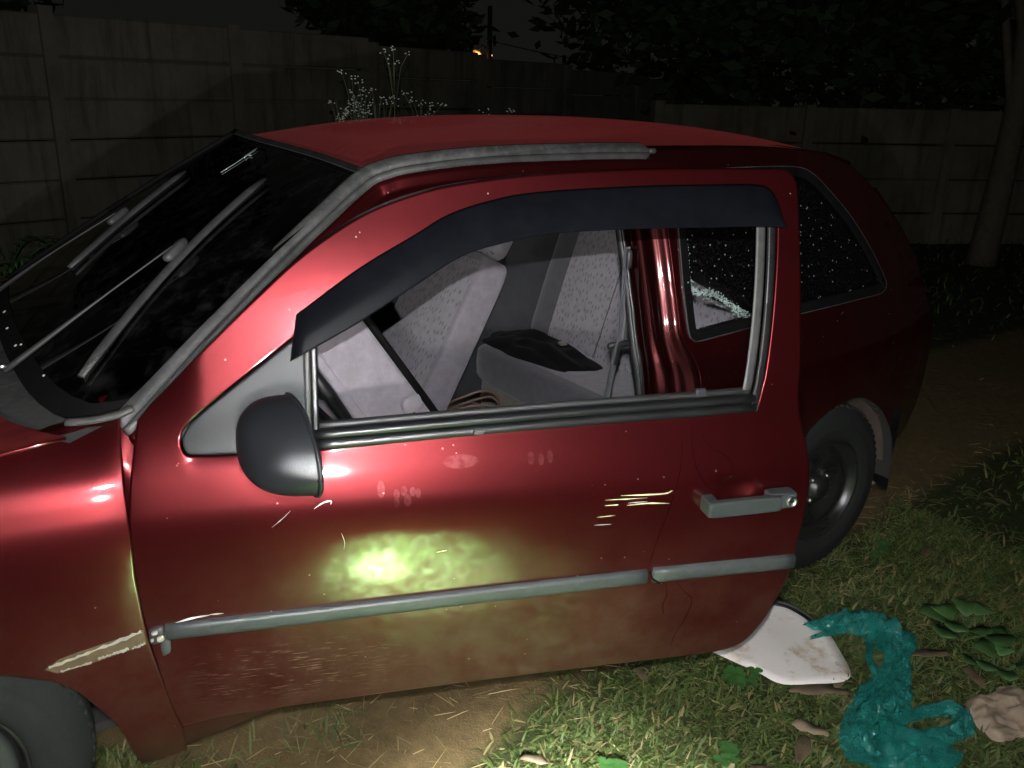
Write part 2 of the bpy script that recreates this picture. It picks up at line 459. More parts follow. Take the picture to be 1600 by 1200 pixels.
def rbox(c, sx, sy, sz, ex, ey, ez, e=.35, n=10, puff=0.):
    """soft box: a superellipsoid with half sizes sx.. along unit axes ex.."""
    V = []; F = []
    ex, ey, ez = Vector(ex), Vector(ey), Vector(ez); c = Vector(c)
    def pw(v, k): return math.copysign(abs(v)**k, v)
    m = 2*n
    for i in range(n+1):
        ph = -math.pi/2+math.pi*i/n
        for j in range(m):
            th = 2*math.pi*j/m
            x = pw(math.cos(ph), e)*pw(math.cos(th), e); y = pw(math.cos(ph), e)*pw(math.sin(th), e); z = pw(math.sin(ph), e)
            V.append(c+ex*(sx*x)+ey*(sy*y)+ez*(sz*z))
    for i in range(n):
        for j in range(m):
            F.append((i*m+j, i*m+(j+1) % m, (i+1)*m+(j+1) % m, (i+1)*m+j))
    return V, F
def box_data(a, b):
    (x0, y0, z0), (x1, y1, z1) = a, b
    V = [(x0,y0,z0),(x1,y0,z0),(x1,y1,z0),(x0,y1,z0),(x0,y0,z1),(x1,y0,z1),(x1,y1,z1),(x0,y1,z1)]
    return [Vector(v) for v in V], [(0,3,2,1),(4,5,6,7),(0,1,5,4),(1,2,6,5),(2,3,7,6),(3,0,4,7)]
def bevel_box(name, a, b, mat, parent, w=.006):
    o = mesh(name, *box_data(a, b), mat, parent, False)
    bm = bmesh.new(); bm.from_mesh(o.data)
    bmesh.ops.bevel(bm, geom=bm.edges[:], offset=w, segments=3, profile=.5, affect='EDGES')
    bm.to_mesh(o.data); bm.free(); o.data.polygons.foreach_set('use_smooth', [True]*len(o.data.polygons))
    return o

# ================================================================== GROUND
def grass_edge(x): return interp(x, [-3, .4, .9, 1.1, 1.35, 1.7, 2.5, 3.3, 4.2, 8], [-.05, -.08, -.16, -.14, -.02, .06, .10, .20, .30, .2])
def gz(x, y): return .012*noise.noise(Vector((x*1.1, y*1.1, 3)))+.006*noise.noise(Vector((x*4, y*4, 1)))
def ground_mat():
    m, nt, b = new_mat('earth_and_turf')
    n1 = tex(nt, 1.4, 8, .65); n2 = tex(nt, 22, 8, .7); n3 = tex(nt, 160, 4, .6)
    earth = ramp(nt, [(.25, (.062, .043, .019)), (.55, (.105, .074, .034)), (.8, (.150, .108, .056))], n2.outputs[0]).outputs[0]
    turf = ramp(nt, [(.3, (.013, .020, .006)), (.7, (.034, .040, .013))], n2.outputs[0]).outputs[0]
    at = nt.nodes.new('ShaderNodeAttribute'); at.attribute_name = 'turf'
    f = mth(nt, 'ADD', at.outputs['Fac'], mth(nt, 'MULTIPLY', mth(nt, 'SUBTRACT', n1.outputs[0], .5), .5))
    c = mixc(nt, smap(nt, f, .35, .65), earth, turf)
    nt.links.new(c, b.inputs['Base Color']); b.inputs['Roughness'].default_value = .95; b.inputs['Specular IOR Level'].default_value = .15
    h = mth(nt, 'ADD', n2.outputs[0], mth(nt, 'MULTIPLY', n3.outputs[0], .5))
    bump(nt, b, h, .6, .012)
    return m
xs = sorted(set(list(np.linspace(-60, -2, 12))+list(np.linspace(-2, 7, 130))+list(np.linspace(7, 90, 24))))
ys = sorted(set(list(np.linspace(-60, -2.5, 12))+list(np.linspace(-2.5, 3, 90))+list(np.linspace(3, 90, 28))))
def turf_of(x, y):
    if y > 1.15+.15*math.sin(x*1.3): t = min(1, (y-1.15)*2)
    else: t = min(1, max(0, .5+(grass_edge(x)-y)*3.0))
    return t
gv = [(x, y, gz(x, y) if abs(x-2.5) < 6 and abs(y) < 4 else 0) for y in ys for x in xs]
nx = len(xs)
gf = [(j*nx+i, j*nx+i+1, (j+1)*nx+i+1, (j+1)*nx+i) for j in range(len(ys)-1) for i in range(nx-1)]
ground = top_mesh('ground', gv, gf, ground_mat(), kind='structure', origin=(0, 0, 0))
att = ground.data.attributes.new('turf', 'FLOAT', 'POINT')
att.data.foreach_set('value', [turf_of(v[0], v[1]) for v in gv])

# ================================================================== CAR
ROOT = (1.30, .82, 0)
car = thing('hatchback_car', ROOT, 'dark red two-door hatchback with its driver door open and a smashed side window', 'car')
# ---- front fender
arch = [(.455,.145),(.435,.22),(.418,.299),(.397,.345),(.362,.409),(.325,.452),(.28,.477),(.244,.494),(.17,.516),(.09,.524),(0,.512),(-.10,.47),(-.17,.40),(-.21,.31),(-.225,.20)]
arch_s = [(p.x, p.y) for p in catmull(arch, 3)]
fo = [(.5445,.134)] + [(.528,.253),(.505,.35),(.486,.456),(.476,.548),(.4715,.641),(.4735,.741),(.4765,.809),(.484,.87),(.494,.917)]
fo += [(.45,.905),(.404,.896),(.364,.890),(.302,.883),(.15,.862),(-.05,.828),(-.30,.775),(-.50,.72),(-.58,.66),(-.60,.50),(-.60,.20)] + arch_s[::-1]
fender = sheet('fender', fo, [], 'paint_plain', car, thick=.03)
sheet('hinge_pillar', [(.47,.20),(.64,.20),(.64,.95),(.56,.95),(.47,.93)], [], 'paint_plain', car, lambda x, z: S(.5, z)+.055, .05, .03, 0)
lin = [(arch_s[k][0], S(*arch_s[k])+.012, arch_s[k][1]) for k in range(len(arch_s))]
grid('arch_liner', [[(p[0], p[1]+d, p[2]+.004) for p in lin] for d in (0, .1, .28)], 'under', car)
# remains of the fender moulding: a glue bed with torn white backing
fm = [(.312,.487),(.335,.502),(.36,.508),(.40,.515),(.44,.521),(.4735,.526),(.4765,.494),(.44,.489),(.40,.482),(.36,.476),(.33,.473)]
gl = sheet('moulding_glue', fm, [], 'resid', fender, lambda x, z: S(x, z)-.0025, .012, .003, .001)
for (a, b, w) in [((.318,.491),(.470,.524),.0055), ((.395,.486),(.446,.494),.0045), ((.335,.476),(.385,.482),.0032), ((.452,.492),(.474,.497),.004)]:
    q = Vector((b[0]-a[0], b[1]-a[1])).normalized(); nrm = Vector((-q.y, q.x))*w
    n_ = 22
    o_ = [Vector(a).lerp(Vector(b), i/n_)+nrm*(.15+.9*random.random()) for i in range(n_+1)]+[Vector(b).lerp(Vector(a), i/n_)-nrm*(.05+.9*random.random()) for i in range(n_+1)]
    sheet('torn_backing', o_, [], 'white', fender, lambda x, z: S(x, z)-.004, .012, .003, .001)

# ---- sill
so_ = [(.52,.132),(.60,.150),(.80,.165),(1.2,.17),(2.24,.17),(2.20,.30),(1.85,.305),(1.2,.305),(.56,.29),(.534,.25)]
sheet('sill', so_, [], 'paint_plain', car, lambda x, z: S(x, z)+.012, .03, .05)

# ---- quarter panel with wheel arch and window opening
ra = [(2.51+.325*math.cos(a), .285+.318*math.sin(a)) for a in np.linspace(R(-10), R(190), 30)]
qo = [(1.852,.30),(1.852,.50),(1.852,.72),(1.850,.80),(1.838,.835),(1.815,.875),(1.803,.91),(1.802,.97),(1.802,1.16),(1.802,1.30),(1.802,1.338),(2.05,1.342),(2.3,1.336),(2.5,1.312),(2.62,1.280),(2.74,1.205),(2.86,1.11),(2.98,.99),(3.05,.85),(3.085,.72),(3.09,.6),(3.09,.44),(3.06,.36),(2.92,.28)] + ra + [(2.17,.285)]
qw = [(p.x, p.y) for p in catmull([(1.834,.905),(1.845,.882),(1.872,.878),(2.05,.888),(2.25,.900),(2.55,.905),(2.69,.905),(2.728,.918),(2.726,.942),(2.66,1.03),(2.568,1.13),(2.46,1.22),(2.40,1.262),(2.33,1.282),(2.15,1.287),(1.95,1.284),(1.875,1.275),(1.852,1.25),(1.841,1.15),(1.832,1.0)], 4, True)]
quarter = sheet('quarter_panel', qo, [qw], 'paint_plain', car, thick=.03)
def inset(poly, d):
    P = [Vector(p) for p in poly]; n = len(P); ar = sum(P[i].x*P[(i+1) % n].y-P[(i+1) % n].x*P[i].y for i in range(n)); s = 1 if ar > 0 else -1
    out = []
    for i in range(n):
        t = (P[(i+1) % n]-P[i-1]).normalized(); out.append(P[i]-Vector((t.y, -t.x))*s*d)
    return [(p.x, p.y) for p in out]
qwin = sheet('quarter_window_seal', inset(qw, -.004), [inset(qw, .022)], 'black', car, lambda x, z: S(x, z)-.004, .02, .02)
sheet('seal_bead', inset(qw, -.0055), [inset(qw, -.003)], 'chan', qwin, lambda x, z: S(x, z)-.0045, .02, .004, .001)
# crazed glass with its lower front corner knocked out
g_in = inset(qw, .012)
brk_line = [(1.826,1.01),(1.852,1.004),(1.868,1.000),(1.90,.992),(1.935,.984),(1.965,.972),(1.99,.955),(2.02,.935),(2.05,.920),(2.085,.905),(2.12,.884)]
upper = [p for p in g_in if not (p[0] < 2.12 and p[1] < interp(p[0], [q[0] for q in brk_line], [q[1] for q in brk_line]))]
# order: start after the break's rear end and run round to its front end
k0 = min(range(len(upper)), key=lambda i: (upper[i][0]-2.12)**2+(upper[i][1]-.89)**2)
seq = upper[k0:]+upper[:k0]
if seq[1][0] < seq[0][0] and seq[-1][0] > seq[0][0]: seq = [seq[0]]+seq[1:][::-1]
jag = []
for a, b in zip(brk_line, brk_line[1:]):
    for i in range(5):
        t = i/5; jag.append((a[0]+(b[0]-a[0])*t+random.uniform(-.003, .003), a[1]+(b[1]-a[1])*t+random.uniform(-.005, .005)))
pane = sheet('crazed_pane', seq+jag, [], 'craze', qwin, lambda x, z: S(x, z)+.006, .03, .004, 0)
# crumbs of toughened glass along the break, hanging lip below it and crumbs on the sill
cp = []
def crumb(p, s):
    v, f = box_data((-s, -s*.6, -s), (s, s*.6, s)); rot = Matrix.Rotation(random.uniform(0, 3), 3, 'Y') @ Matrix.Rotation(random.uniform(-.6, .6), 3, 'Z')
    return [rot @ q+Vector(p) for q in v], f
for i in range(900):
    t = random.random()*(len(brk_line)-1); k = int(t); t -= k
    x = brk_line[k][0]+(brk_line[k+1][0]-brk_line[k][0])*t; z = brk_line[k][1]+(brk_line[k+1][1]-brk_line[k][1])*t
    dz = random.gauss(-.004, .006)
    if random.random() < .35: dz = -abs(random.gauss(.012, .012))*min(1, (x-1.84)*9)
    cp.append(crumb((x, S(x, z)+.002+random.uniform(-.003, .003), z+dz), random.uniform(.0007, .0017)))
for i in range(90):
    z = random.uniform(1.0, 1.27); x = 1.862+random.gauss(0, .003)+(.004*math.sin(z*40))
    cp.append(crumb((x, S(x, z)+.002, z), random.uniform(.0008, .0018)))
for i in range(60):
    x = random.uniform(1.85, 2.1); cp.append(crumb((x, S(x, .895)+.012, .898+.05*(x-1.85)*.2), random.uniform(.001, .003)))
tag(mesh('glass_crumbs', *merge(cp), 'crumb', qwin, False), kind='stuff')
# muddy edge behind the rear wheel
grid('mud_flap', [[(2.51+r_*math.cos(a), S(2.7, .5)+.02+d, .285+r_*math.sin(a)) for a in np.linspace(R(5), R(62), 14)] for r_, d in ((.322, 0), (.318, .03), (.30, .10), (.29, .22))], 'dirtpl', car)
grid('rear_arch_liner', [[(2.51+.325*math.cos(a), .04+d, .285+.318*math.sin(a)) for a in np.linspace(R(-5), R(185), 26)] for d in (.0, .1, .3)], 'under', car)

# ---- centre pillar: stepped jamb behind the open door
jx = [(1.748,.128),(1.7515,.116),(1.7535,.104),(1.7555,.090),(1.7575,.078),(1.7600,.070),(1.7645,.066),(1.7675,.060),(1.7695,.048),(1.7715,.036),(1.7750,.028),(1.7815,.024),(1.7865,.019),(1.7905,.011),(1.7955,.004),(1.803,.001)]
rows = []
for z in np.linspace(.28, 1.335, 70):
    sh = max(0, min(1, (.91-z)/.14)); sh = .050*sh*sh*(3-2*sh)
    rows.append([(x+sh*(x-1.750)/.053, S(x, z)+d, z) for x, d in jx])
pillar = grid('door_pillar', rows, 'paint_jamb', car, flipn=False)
tube('pillar_seal', [(1.748, S(1.75, z)+.122, z) for z in np.linspace(.28, 1.30, 26)], .013, 'seal', pillar, 10)
tube('pillar_seal_lip', [(1.741, S(1.75, z)+.104, z) for z in np.linspace(.28, 1.30, 26)], .005, 'trim', pillar, 8)

# ---- windscreen
ws_b = catmull([(.487,.104,.906),(.45,.122,.899),(.414,.150,.897),(.380,.283,.897),(.364,.50,.896),(.358,.82,.895),(.370,1.18,.892),(.392,1.40,.89),(.425,1.53,.89)], 5)
ws_t = catmull([(1.058,.285,1.296),(1.085,.55,1.304),(1.098,.82,1.311),(1.104,1.09,1.318),(1.106,1.355,1.330)], 10)
def along(c, t):
    L = [0]
    for a, b in zip(c, c[1:]): L.append(L[-1]+(b-a).length)
    t *= L[-1]
    for i in range(len(c)-1):
        if t <= L[i+1] or i == len(c)-2:
            return c[i].lerp(c[i+1], (t-L[i])/max(1e-9, L[i+1]-L[i]))
def ws(u, v, off=0.):
    a = along(ws_b, u); b = along(ws_t, u)
    return a.lerp(b, v)+Vector((-.55, 0, .835))*(.022*math.sin(math.pi*v)*(.4+.6*math.sin(math.pi*u))+off)
uu = [0, .02, .05, .09, .14]+list(np.linspace(.2, .95, 22))+[1.]
wscreen = grid('windscreen', [[ws(u, v) for u in uu] for v in np.linspace(0, 1, 24)], 'wscreen', car, flipn=True)
grid('windscreen_band', [[ws(u, v, .0015) for u in uu] for v in np.linspace(0, .055, 4)], 'black', wscreen)
tube('top_seal', [ws(u, 1.0, .004) for u in uu], .008, 'seal', wscreen, 8)
tube('top_seal_bead', [ws(u, .985, .008) for u in uu], .0022, 'chan', wscreen, 6)
tube('far_seal', [ws(1.0, v, .002) for v in np.linspace(0, 1, 14)], .008, 'black', wscreen, 8)
# white edge specks low on the glass and the star crack with its long scratch
for u, v, r_ in [(.64,.035,.005),(.52,.03,.004),(.40,.032,.004),(.385,.045,.003),(.20,.05,.003)]:
    c0 = ws(u, v, .004); mesh('paint_speck', *rbox(c0, r_, r_*.8, .002, (.83, 0, .55), (0, 1, 0), (-.55, 0, .83), .8, 4), 'white', wscreen)
tube('crack_line', [ws(u, v, .003) for u, v in ((.640,.80),(.655,.86),(.672,.905),(.682,.945))], .0011, 'crumb', wscreen, 5)
tube('crack_star', [ws(u, v, .0035) for u, v in ((.662,.895),(.672,.905),(.695,.955))], .0022, 'crumb', wscreen, 5)
tube('crack_star', [ws(u, v, .0035) for u, v in ((.700,.905),(.650,.915))], .0018, 'crumb', wscreen, 5)

# ---- cowl, hood
hr = catmull([(.402,.064,.897),(.366,.115,.898),(.317,.22,.899),(.27,.42,.901),(.25,.82,.903),(.27,1.22,.901),(.317,1.42,.899),(.366,1.525,.898),(.402,1.576,.897)], 4)
cw_rows = [[along(ws_b, t)+Vector((.01, 0, -.004)) for t in np.linspace(0, 1, 40)], [along(ws_b, t).lerp(along(hr, t), .5)+Vector((0, 0, -.010)) for t in np.linspace(0, 1, 40)], [along(hr, t)+Vector((.004, 0, -.012)) for t in np.linspace(0, 1, 40)]]
cowl = grid('cowl_panel', cw_rows, 'cowl', car)
mesh('cowl_end', *merge([tube_data(catmull([(.412,.120,.903),(.45,.098,.907),(.49,.086,.914),(.515,.083,.922)], 4), [.012]*13, 8, True, .55)]), 'cowl', cowl)
hrows = []
for s_ in np.linspace(0, 1, 26):
    row = []
    for t in np.linspace(0, 1, 34):
        e = along(hr, t); yy = 2*(t-.5)
        xf = -.66+.10*abs(yy)**3
        x = e.x+(xf-e.x)*s_
        ye = interp(x, [-.66, -.3, 0, .3, .4], [.26, .165, .105, .068, .062])
        y = .82-(.82-ye)*(1-2*t)*1.0
        if s_ == 0: y = e.y
        zz = interp(x, [-.66, -.5, -.3, -.05, .15, .302, .404], [.655, .722, .780, .832, .866, .886, .899])
        crown = .035*(1-abs((y-.82)/(.82-ye))**2.5)*min(1, s_*5)
        row.append((x, y, zz+crown if s_ else e.z))
    hrows.append(row)
hood = grid('hood', hrows, 'paint_roof', car)
tube('hood_edge', [Vector(r_[0])+Vector((0, -.001, -.002)) for r_ in hrows[:16]], .0032, 'paint_plain', hood, 6)

# ---- moulding, roof rail and door seal swept along the pillar and roof edge
path = catmull([(.492,.092,.890),(.515,.094,.908),(.64,.150,.998),(.831,.215,1.135),(.95,.245,1.218),(1.048,.268,1.283),(1.095,.266,1.303),(1.16,.256,1.317),(1.334,.230,1.333),(1.564,.200,1.339),(1.700,.180,1.340),(1.772,.170,1.338)], 6)
def frames(P):
    out = []
    for i, p in enumerate(P):
        t = (P[min(i+1, len(P)-1)]-P[max(i-1, 0)]).normalized()
        w = min(1, max(0, (p.x-.95)/.3))
        n0 = Vector((-.42, -.62, .66)).lerp(Vector((0, -.66, .75)), w)
        n = (n0-t*t.dot(n0)).normalized(); b = n.cross(t)
        if b.z > 0: b = -b
        out.append((p, n, b))
    return out
FR = frames(path)
def sweep(name, prof_, mat, parent, fr=FR, jitter=0., taper=False):
    rows = []
    for k, (p, n, b) in enumerate(fr):
        q = 1 if not taper else min(1, (len(fr)-1-k)/2.+.15)
        rows.append([p+b*(bb*q+random.uniform(-jitter, jitter))+n*(nn*q) for bb, nn in prof_])
    return grid(name, rows, mat, parent)
mould = sweep('roof_moulding', [(-.026,-.006),(-.025,.002),(-.018,.006),(-.006,.0065),(.004,.004),(.007,-.003)], 'mould', car, taper=True)
sweep('moulding_lip', [(.006,-.004),(.008,.002),(.014,.004),(.021,.001),(.024,-.006)], 'chan', mould, jitter=.0007, taper=True)
path2 = path+[Vector((1.80,.167,1.337)), Vector((1.83,.166,1.336))]
FR2 = frames(path2)
rail = sweep('roof_rail', [(.0,-.010),(.020,-.005),(.030,-.004),(.038,-.008),(.046,-.018),(.056,-.020),(.064,-.015),(.072,-.018),(.080,-.030)], 'paint_plain', car, FR2)
sweep('door_seal', [(.074,-.034),(.078,-.022),(.086,-.017),(.094,-.020),(.100,-.030),(.108,-.036),(.118,-.036),(.124,-.046)], 'seal', car, FR2)
sweep('jamb_shadow_panel', [(.112,-.044),(.122,-.060),(.124,-.12)], 'under', car, FR2)  # dark strip added behind the door seal to block light
mesh('moulding_end_cap', *rbox(path[-1]+Vector((.004, 0, .0)), .012, .008, .007, (1, 0, 0), (0, 1, 0), (0, 0, 1), .7, 6), 'mould', mould)

# ---- roof
RX = [1.06,1.12,1.33,1.56,1.77,2.05,2.3,2.5,2.62,2.76]
RY = [.283,.268,.240,.212,.185,.186,.196,.214,.232,.285]
RZ0 = [1.297,1.316,1.342,1.350,1.350,1.348,1.340,1.318,1.292,1.232]
RZC = [1.314,1.338,1.380,1.397,1.402,1.400,1.386,1.360,1.336,1.285]
rr_ = []
for s_ in [0, .012, .03, .06]+list(np.linspace(.1, 1, 34)):
    row = []
    for t in np.linspace(0, 1, 44):
        tp = along(ws_t, t)
        x = tp.x+(2.76+.02*math.sin(math.pi*t)-tp.x)*s_
        yy = 2*t-1
        ye = interp(x, RX, RY)
        y = .82+(.82-ye)*yy
        z = interp(x, RX, RZ0)+(interp(x, RX, RZC)-interp(x, RX, RZ0))*(1-abs(yy)**2.4)
        f_ = min(1, s_/.03)
        row.append((x, tp.y+(y-tp.y)*f_, tp.z+.006+(z-tp.z-.006)*f_))
    rr_.append(row)
# relax the lengthwise kinks of the station table
A = np.array(rr_)
for _ in range(6): A[4:-1] = (A[3:-2]+2*A[4:-1]+A[5:])/4
roof = grid('roof_panel', A.tolist(), 'paint_roof', car)
sheet('roof_side', [(1.78,1.325),(1.80,1.352),(2.05,1.350),(2.3,1.343),(2.5,1.320),(2.62,1.292),(2.62,1.27),(2.4,1.30),(1.80,1.31)], [], 'paint_plain', car, lambda x, z: S(x, z)+.004+max(0, z-1.335)*1.5, .03, .02, .0)

# ---- tailgate, rear end
tg = []
for s_, (x, z, ye) in zip(range(9), [(2.76,1.236,.29),(2.84,1.165,.30),(2.95,1.05,.27),(3.04,.93,.24),(3.09,.86,.22),(3.115,.75,.20),(3.12,.60,.18),(3.115,.50,.17),(3.09,.46,.17)]):
    tg.append([(x+.05*math.cos(math.pi*(t-.5))-.03, ye+(1.64-2*ye)*t, z+.02*math.sin(math.pi*t)) for t in np.linspace(0, 1, 18)])
tailgate = grid('tailgate', tg, 'paint_plain', car)
grid('rear_window', [[(x+.05*math.cos(math.pi*(t-.5))-.022, ye+(1.64-2*ye)*t, z+.02*math.sin(math.pi*t)+.004) for t in np.linspace(.06, .94, 16)] for x, z, ye in ((2.80,1.205,.30),(2.86,1.145,.29),(2.95,1.052,.27),(3.035,.94,.24))], 'tint', tailgate)
for sgn in (0, 1):
    yy = lambda y: y if not sgn else 1.64-y
    rowsC = [[(x, yy(S(min(x, 3.09), z)+.0+.06*k), z) for k in (0, .5, 1)] for x, z in ((2.75,1.21),(2.86,1.11),(2.98,.99),(3.05,.85),(3.085,.72))]
    grid('corner_panel', rowsC, 'paint_plain', car, flipn=bool(sgn))
    grid('tail_lamp', [[(3.072+.014*t, yy(.175+.09*t), z) for t in np.linspace(0, 1, 6)] for z in (.62, .70, .78, .84)], 'tail', car)
bp = []
for z, d in ((.20,.0),(.24,.04),(.34,.06),(.44,.055),(.49,.03)):
    bp.append([(2.86+(.20+d)*math.sin(min(1, q*3.2)*math.pi/2) if q < .5 else 2.86+(.20+d)*math.sin(min(1, (1-q)*3.2)*math.pi/2), .10+(1.44)*((q-.5)*1.0+.5)-(.045 if q < .5 else -.045)*(1 if min(q, 1-q) < .02 else .2), z) for q in np.linspace(0, 1, 30)])
grid('rear_bumper', bp, 'trim', car)

# ---- right flank, front end
mir = lambda x, z: 1.64-S(x, z)
ro = [(.5445,.134)]+fo[10:21]+[(p[0], p[1]) for p in arch_s[::-1]]
full = [(-.58,.20),(-.60,.5),(-.58,.66),(-.50,.72),(-.30,.775),(-.05,.828),(.15,.862),(.302,.883),(.404,.896),(.50,.918),(.62,.985),(.80,1.105),(.97,1.215),(1.12,1.29),(1.3,1.33),(1.8,1.342),(2.3,1.336),(2.5,1.312),(2.62,1.28),(2.74,1.205),(2.86,1.11),(2.98,.99),(3.05,.85),(3.085,.72),(3.09,.44),(3.06,.36),(2.92,.28)]+ra+[(2.17,.20),(.46,.20)]+arch_s[1:-1]
rdw = [(.74,.90),(1.68,.90),(1.70,1.26),(1.16,1.245),(.99,1.165),(.84,1.03)]
right = sheet('right_flank', full, [qw, rdw], 'paint_plain', car, mir, .05, .03, .004, True)
sheet('right_quarter_glass', inset(qw, -.004), [], 'tint', right, lambda x, z: mir(x, z)-.006, .06, .004, 0, True)
sheet('right_door_glass', inset(rdw, -.006), [], 'tint', right, lambda x, z: mir(x, z)-.006, .06, .004, 0, True)
grid('right_pillar', [[p+Vector((.01*k, .03*k, -.05*k)) for k in (0, .5, 1.0)] for p in [ws(1.0, v) for v in np.linspace(0, 1, 8)]], 'paint_plain', car)
sheet('right_inner_trim', [(.52,.88),(1.80,.88),(1.80,1.32),(1.30,1.315),(1.12,1.275),(.97,1.20),(.80,1.09),(.62,.97)], [rdw], 'under', right, lambda x, z: mir(x, z)-.04, .06, .004, 0, True)
fb = []
for z, d in ((.18,-.02),(.26,.03),(.40,.05),(.52,.04),(.58,.0)):
    fb.append([(-.60-(.10+d)*math.sin(math.pi*q)**.5, .16+1.32*q, z) for q in np.linspace(0, 1, 24)])
grid('front_bumper', fb, 'trim', car)
grid('front_panel', [[(-.60-(.10)*math.sin(math.pi*q)**.5, .18+1.28*q, z) for q in np.linspace(0, 1, 24)] for z in (.57, .62, .67)], 'paint_plain', car)
for y0, y1 in ((.20,.50), (1.14,1.44)):
    grid('headlight', [[(-.612-(.10)*math.sin(math.pi*((y-.18)/1.28))**.5, y, z) for y in np.linspace(y0, y1, 8)] for z in (.565, .61, .655)], 'headl', car)

# ---- wheels
def lathe(prof_, c, n=56, sgn=-1):
    V = []; F = []
    for (r_, y) in prof_:
        for k in range(n):
            a = 2*math.pi*k/n; V.append(Vector((c[0]+r_*math.cos(a), c[1]-sgn*0+y, c[2]+r_*math.sin(a))))
    for i in range(len(prof_)-1):
        for k in range(n): F.append((i*n+k, i*n+(k+1) % n, (i+1)*n+(k+1) % n, (i+1)*n+k))
    return V, F
def wheel(c, capped, side=1):
    """c: centre of the outer face; side 1 faces -y"""
    s = side
    ty = [(.166,.018),(.172,.004),(.185,-.002),(.205,-.006),(.215,-.007),(.219,-.0045),(.232,-.006),(.250,-.002),(.262,.006),(.272,.014),(.2815,.026),(.284,.040),(.284,.060),(.279,.062),(.279,.068),(.285,.070),(.286,.088),(.280,.090),(.280,.096),(.286,.098),(.284,.118),(.280,.136),(.262,.156),(.20,.168),(.17,.16)]
    w = mesh('wheel', *lathe([(r_, y*s) for r_, y in [(.168,.03),(.162,.03),(.158,.06),(.150,.09),(.150,.14),(.02,.15)]], c), 'rim', car)
    mesh('tyre', *lathe([(r_, y*s) for r_, y in ty], c, 72), 'tyre', w)
    bl = []
    for k in range(64):      # shoulder blocks
        a = 2*math.pi*k/64
        d = Vector((math.cos(a), 0, math.sin(a))); t_ = Vector((-math.sin(a), 0, math.cos(a)))
        bl.append(rbox(Vector(c)+d*.2765+Vector((0, .0235*s, 0)),   .0055, .008, .010, d, t_, (0, 1, 0), .5, 4))
    mesh('tread_blocks', *merge(bl), 'tyre', w)
    rim = [(.170,.010),(.1715,.003),(.166,.002),(.162,.010),(.157,.030),(.150,.034),(.140,.036)]
    mesh('rim', *lathe([(r_, y*s) for r_, y in rim], c), 'rim', w)
    if capped:
        hc = [(.152,.020),(.150,.012),(.140,.006),(.118,.004),(.100,.012),(.085,.016),(.060,.010),(.040,.004),(.02,.002),(.001,.001)]
        mesh('hubcap', *lathe([(r_, y*s) for r_, y in hc], c, 40), 'hubcap', w)
    else:
        # pressed steel disc with a ring of windows
        V = []; F = []; n = 96; rs = [(.141,.036),(.128,.030),(.118,.018),(.104,.012),(.092,.010),(.078,.016),(.062,.030),(.048,.034),(.040,.030),(.034,.012),(.028,.006),(.001,.004)]
        for (r_, y) in rs:
            for k in range(n):
                a = 2*math.pi*k/n; V.append(Vector((c[0]+r_*math.cos(a), c[1]+y*s, c[2]+r_*math.sin(a))))
        for i in range(len(rs)-1):
            for k in range(n):
                if i in (1, 2) and (k % 12) in (3, 4, 5, 6, 7): continue
                F.append((i*n+k, i*n+(k+1) % n, (i+1)*n+(k+1) % n, (i+1)*n+k))
        mesh('steel_disc', V, F, 'rim', w)
        for k in range(4):
            a = 2*math.pi*(k+.5)/4; mesh('wheel_bolt', *rbox(Vector(c)+Vector((.05*math.cos(a), .026*s, .05*math.sin(a))), .009, .009, .010, (1,0,0), (0,0,1), (0,1,0), .8, 5), 'steel', w)
    return w
wheel((2.512, .055, .284), False)
wheel((.095, .058, .284), True)
wheel((2.512, 1.585, .284), False, -1)
wheel((.095, 1.582, .284), True, -1)

# ---- wipers
def wiper(base, mid, joint, b0, b1):
    path_ = [ws(*base, .016), ws(*mid, .030), ws(*joint, .032)]
    arm_path = catmull(path_, 6)
    k = len(arm_path)
    v, f = tube_data(arm_path, [.016-.0115*min(1, i/(k*.55)) for i in range(k)], 8, True, .45)
    w = mesh('wiper', v, f, 'wiper', car)
    e0, e1, em = ws(*b0, .012), ws(*b1, .012), ws((b0[0]+b1[0])/2, (b0[1]+b1[1])/2, .012)
    bl = [e0.lerp(e1, t)+(em-(e0+e1)/2)*(4*t*(1-t))*.75 for t in np.linspace(0, 1, 12)]
    tube('wiper_blade', bl, [.008]+[.0110]*10+[.009], 'wiper', w, 8, .5)
    tube('blade_rubber', [p+Vector((.55, 0, -.835))*.010 for p in bl], .0028, 'black', w, 6)
    jd = (bl[-1]-bl[0]).normalized()
    side = jd.cross(Vector((-.55, 0, .835))).normalized()
    mesh('joint_cover', *rbox(ws(*joint, .022),   .040, .013, .010, jd, side, (-.55, 0, .835), .55, 6), 'wiper', w)
    mesh('spindle_nut', *rbox(ws(*base, .026), .010, .010, .007, (1, 0, 0), (0, 1, 0), (0, 0, 1), .8, 5), 'steel', w)
    return w
WIPERS = [((.30,-.01),(.248,.25),(.236,.49),(.10,.10),(.345,.83)), ((.80,-.01),(.74,.22),(.712,.47),(.59,.26),(.83,.74))]
for a in WIPERS: wiper(*a)

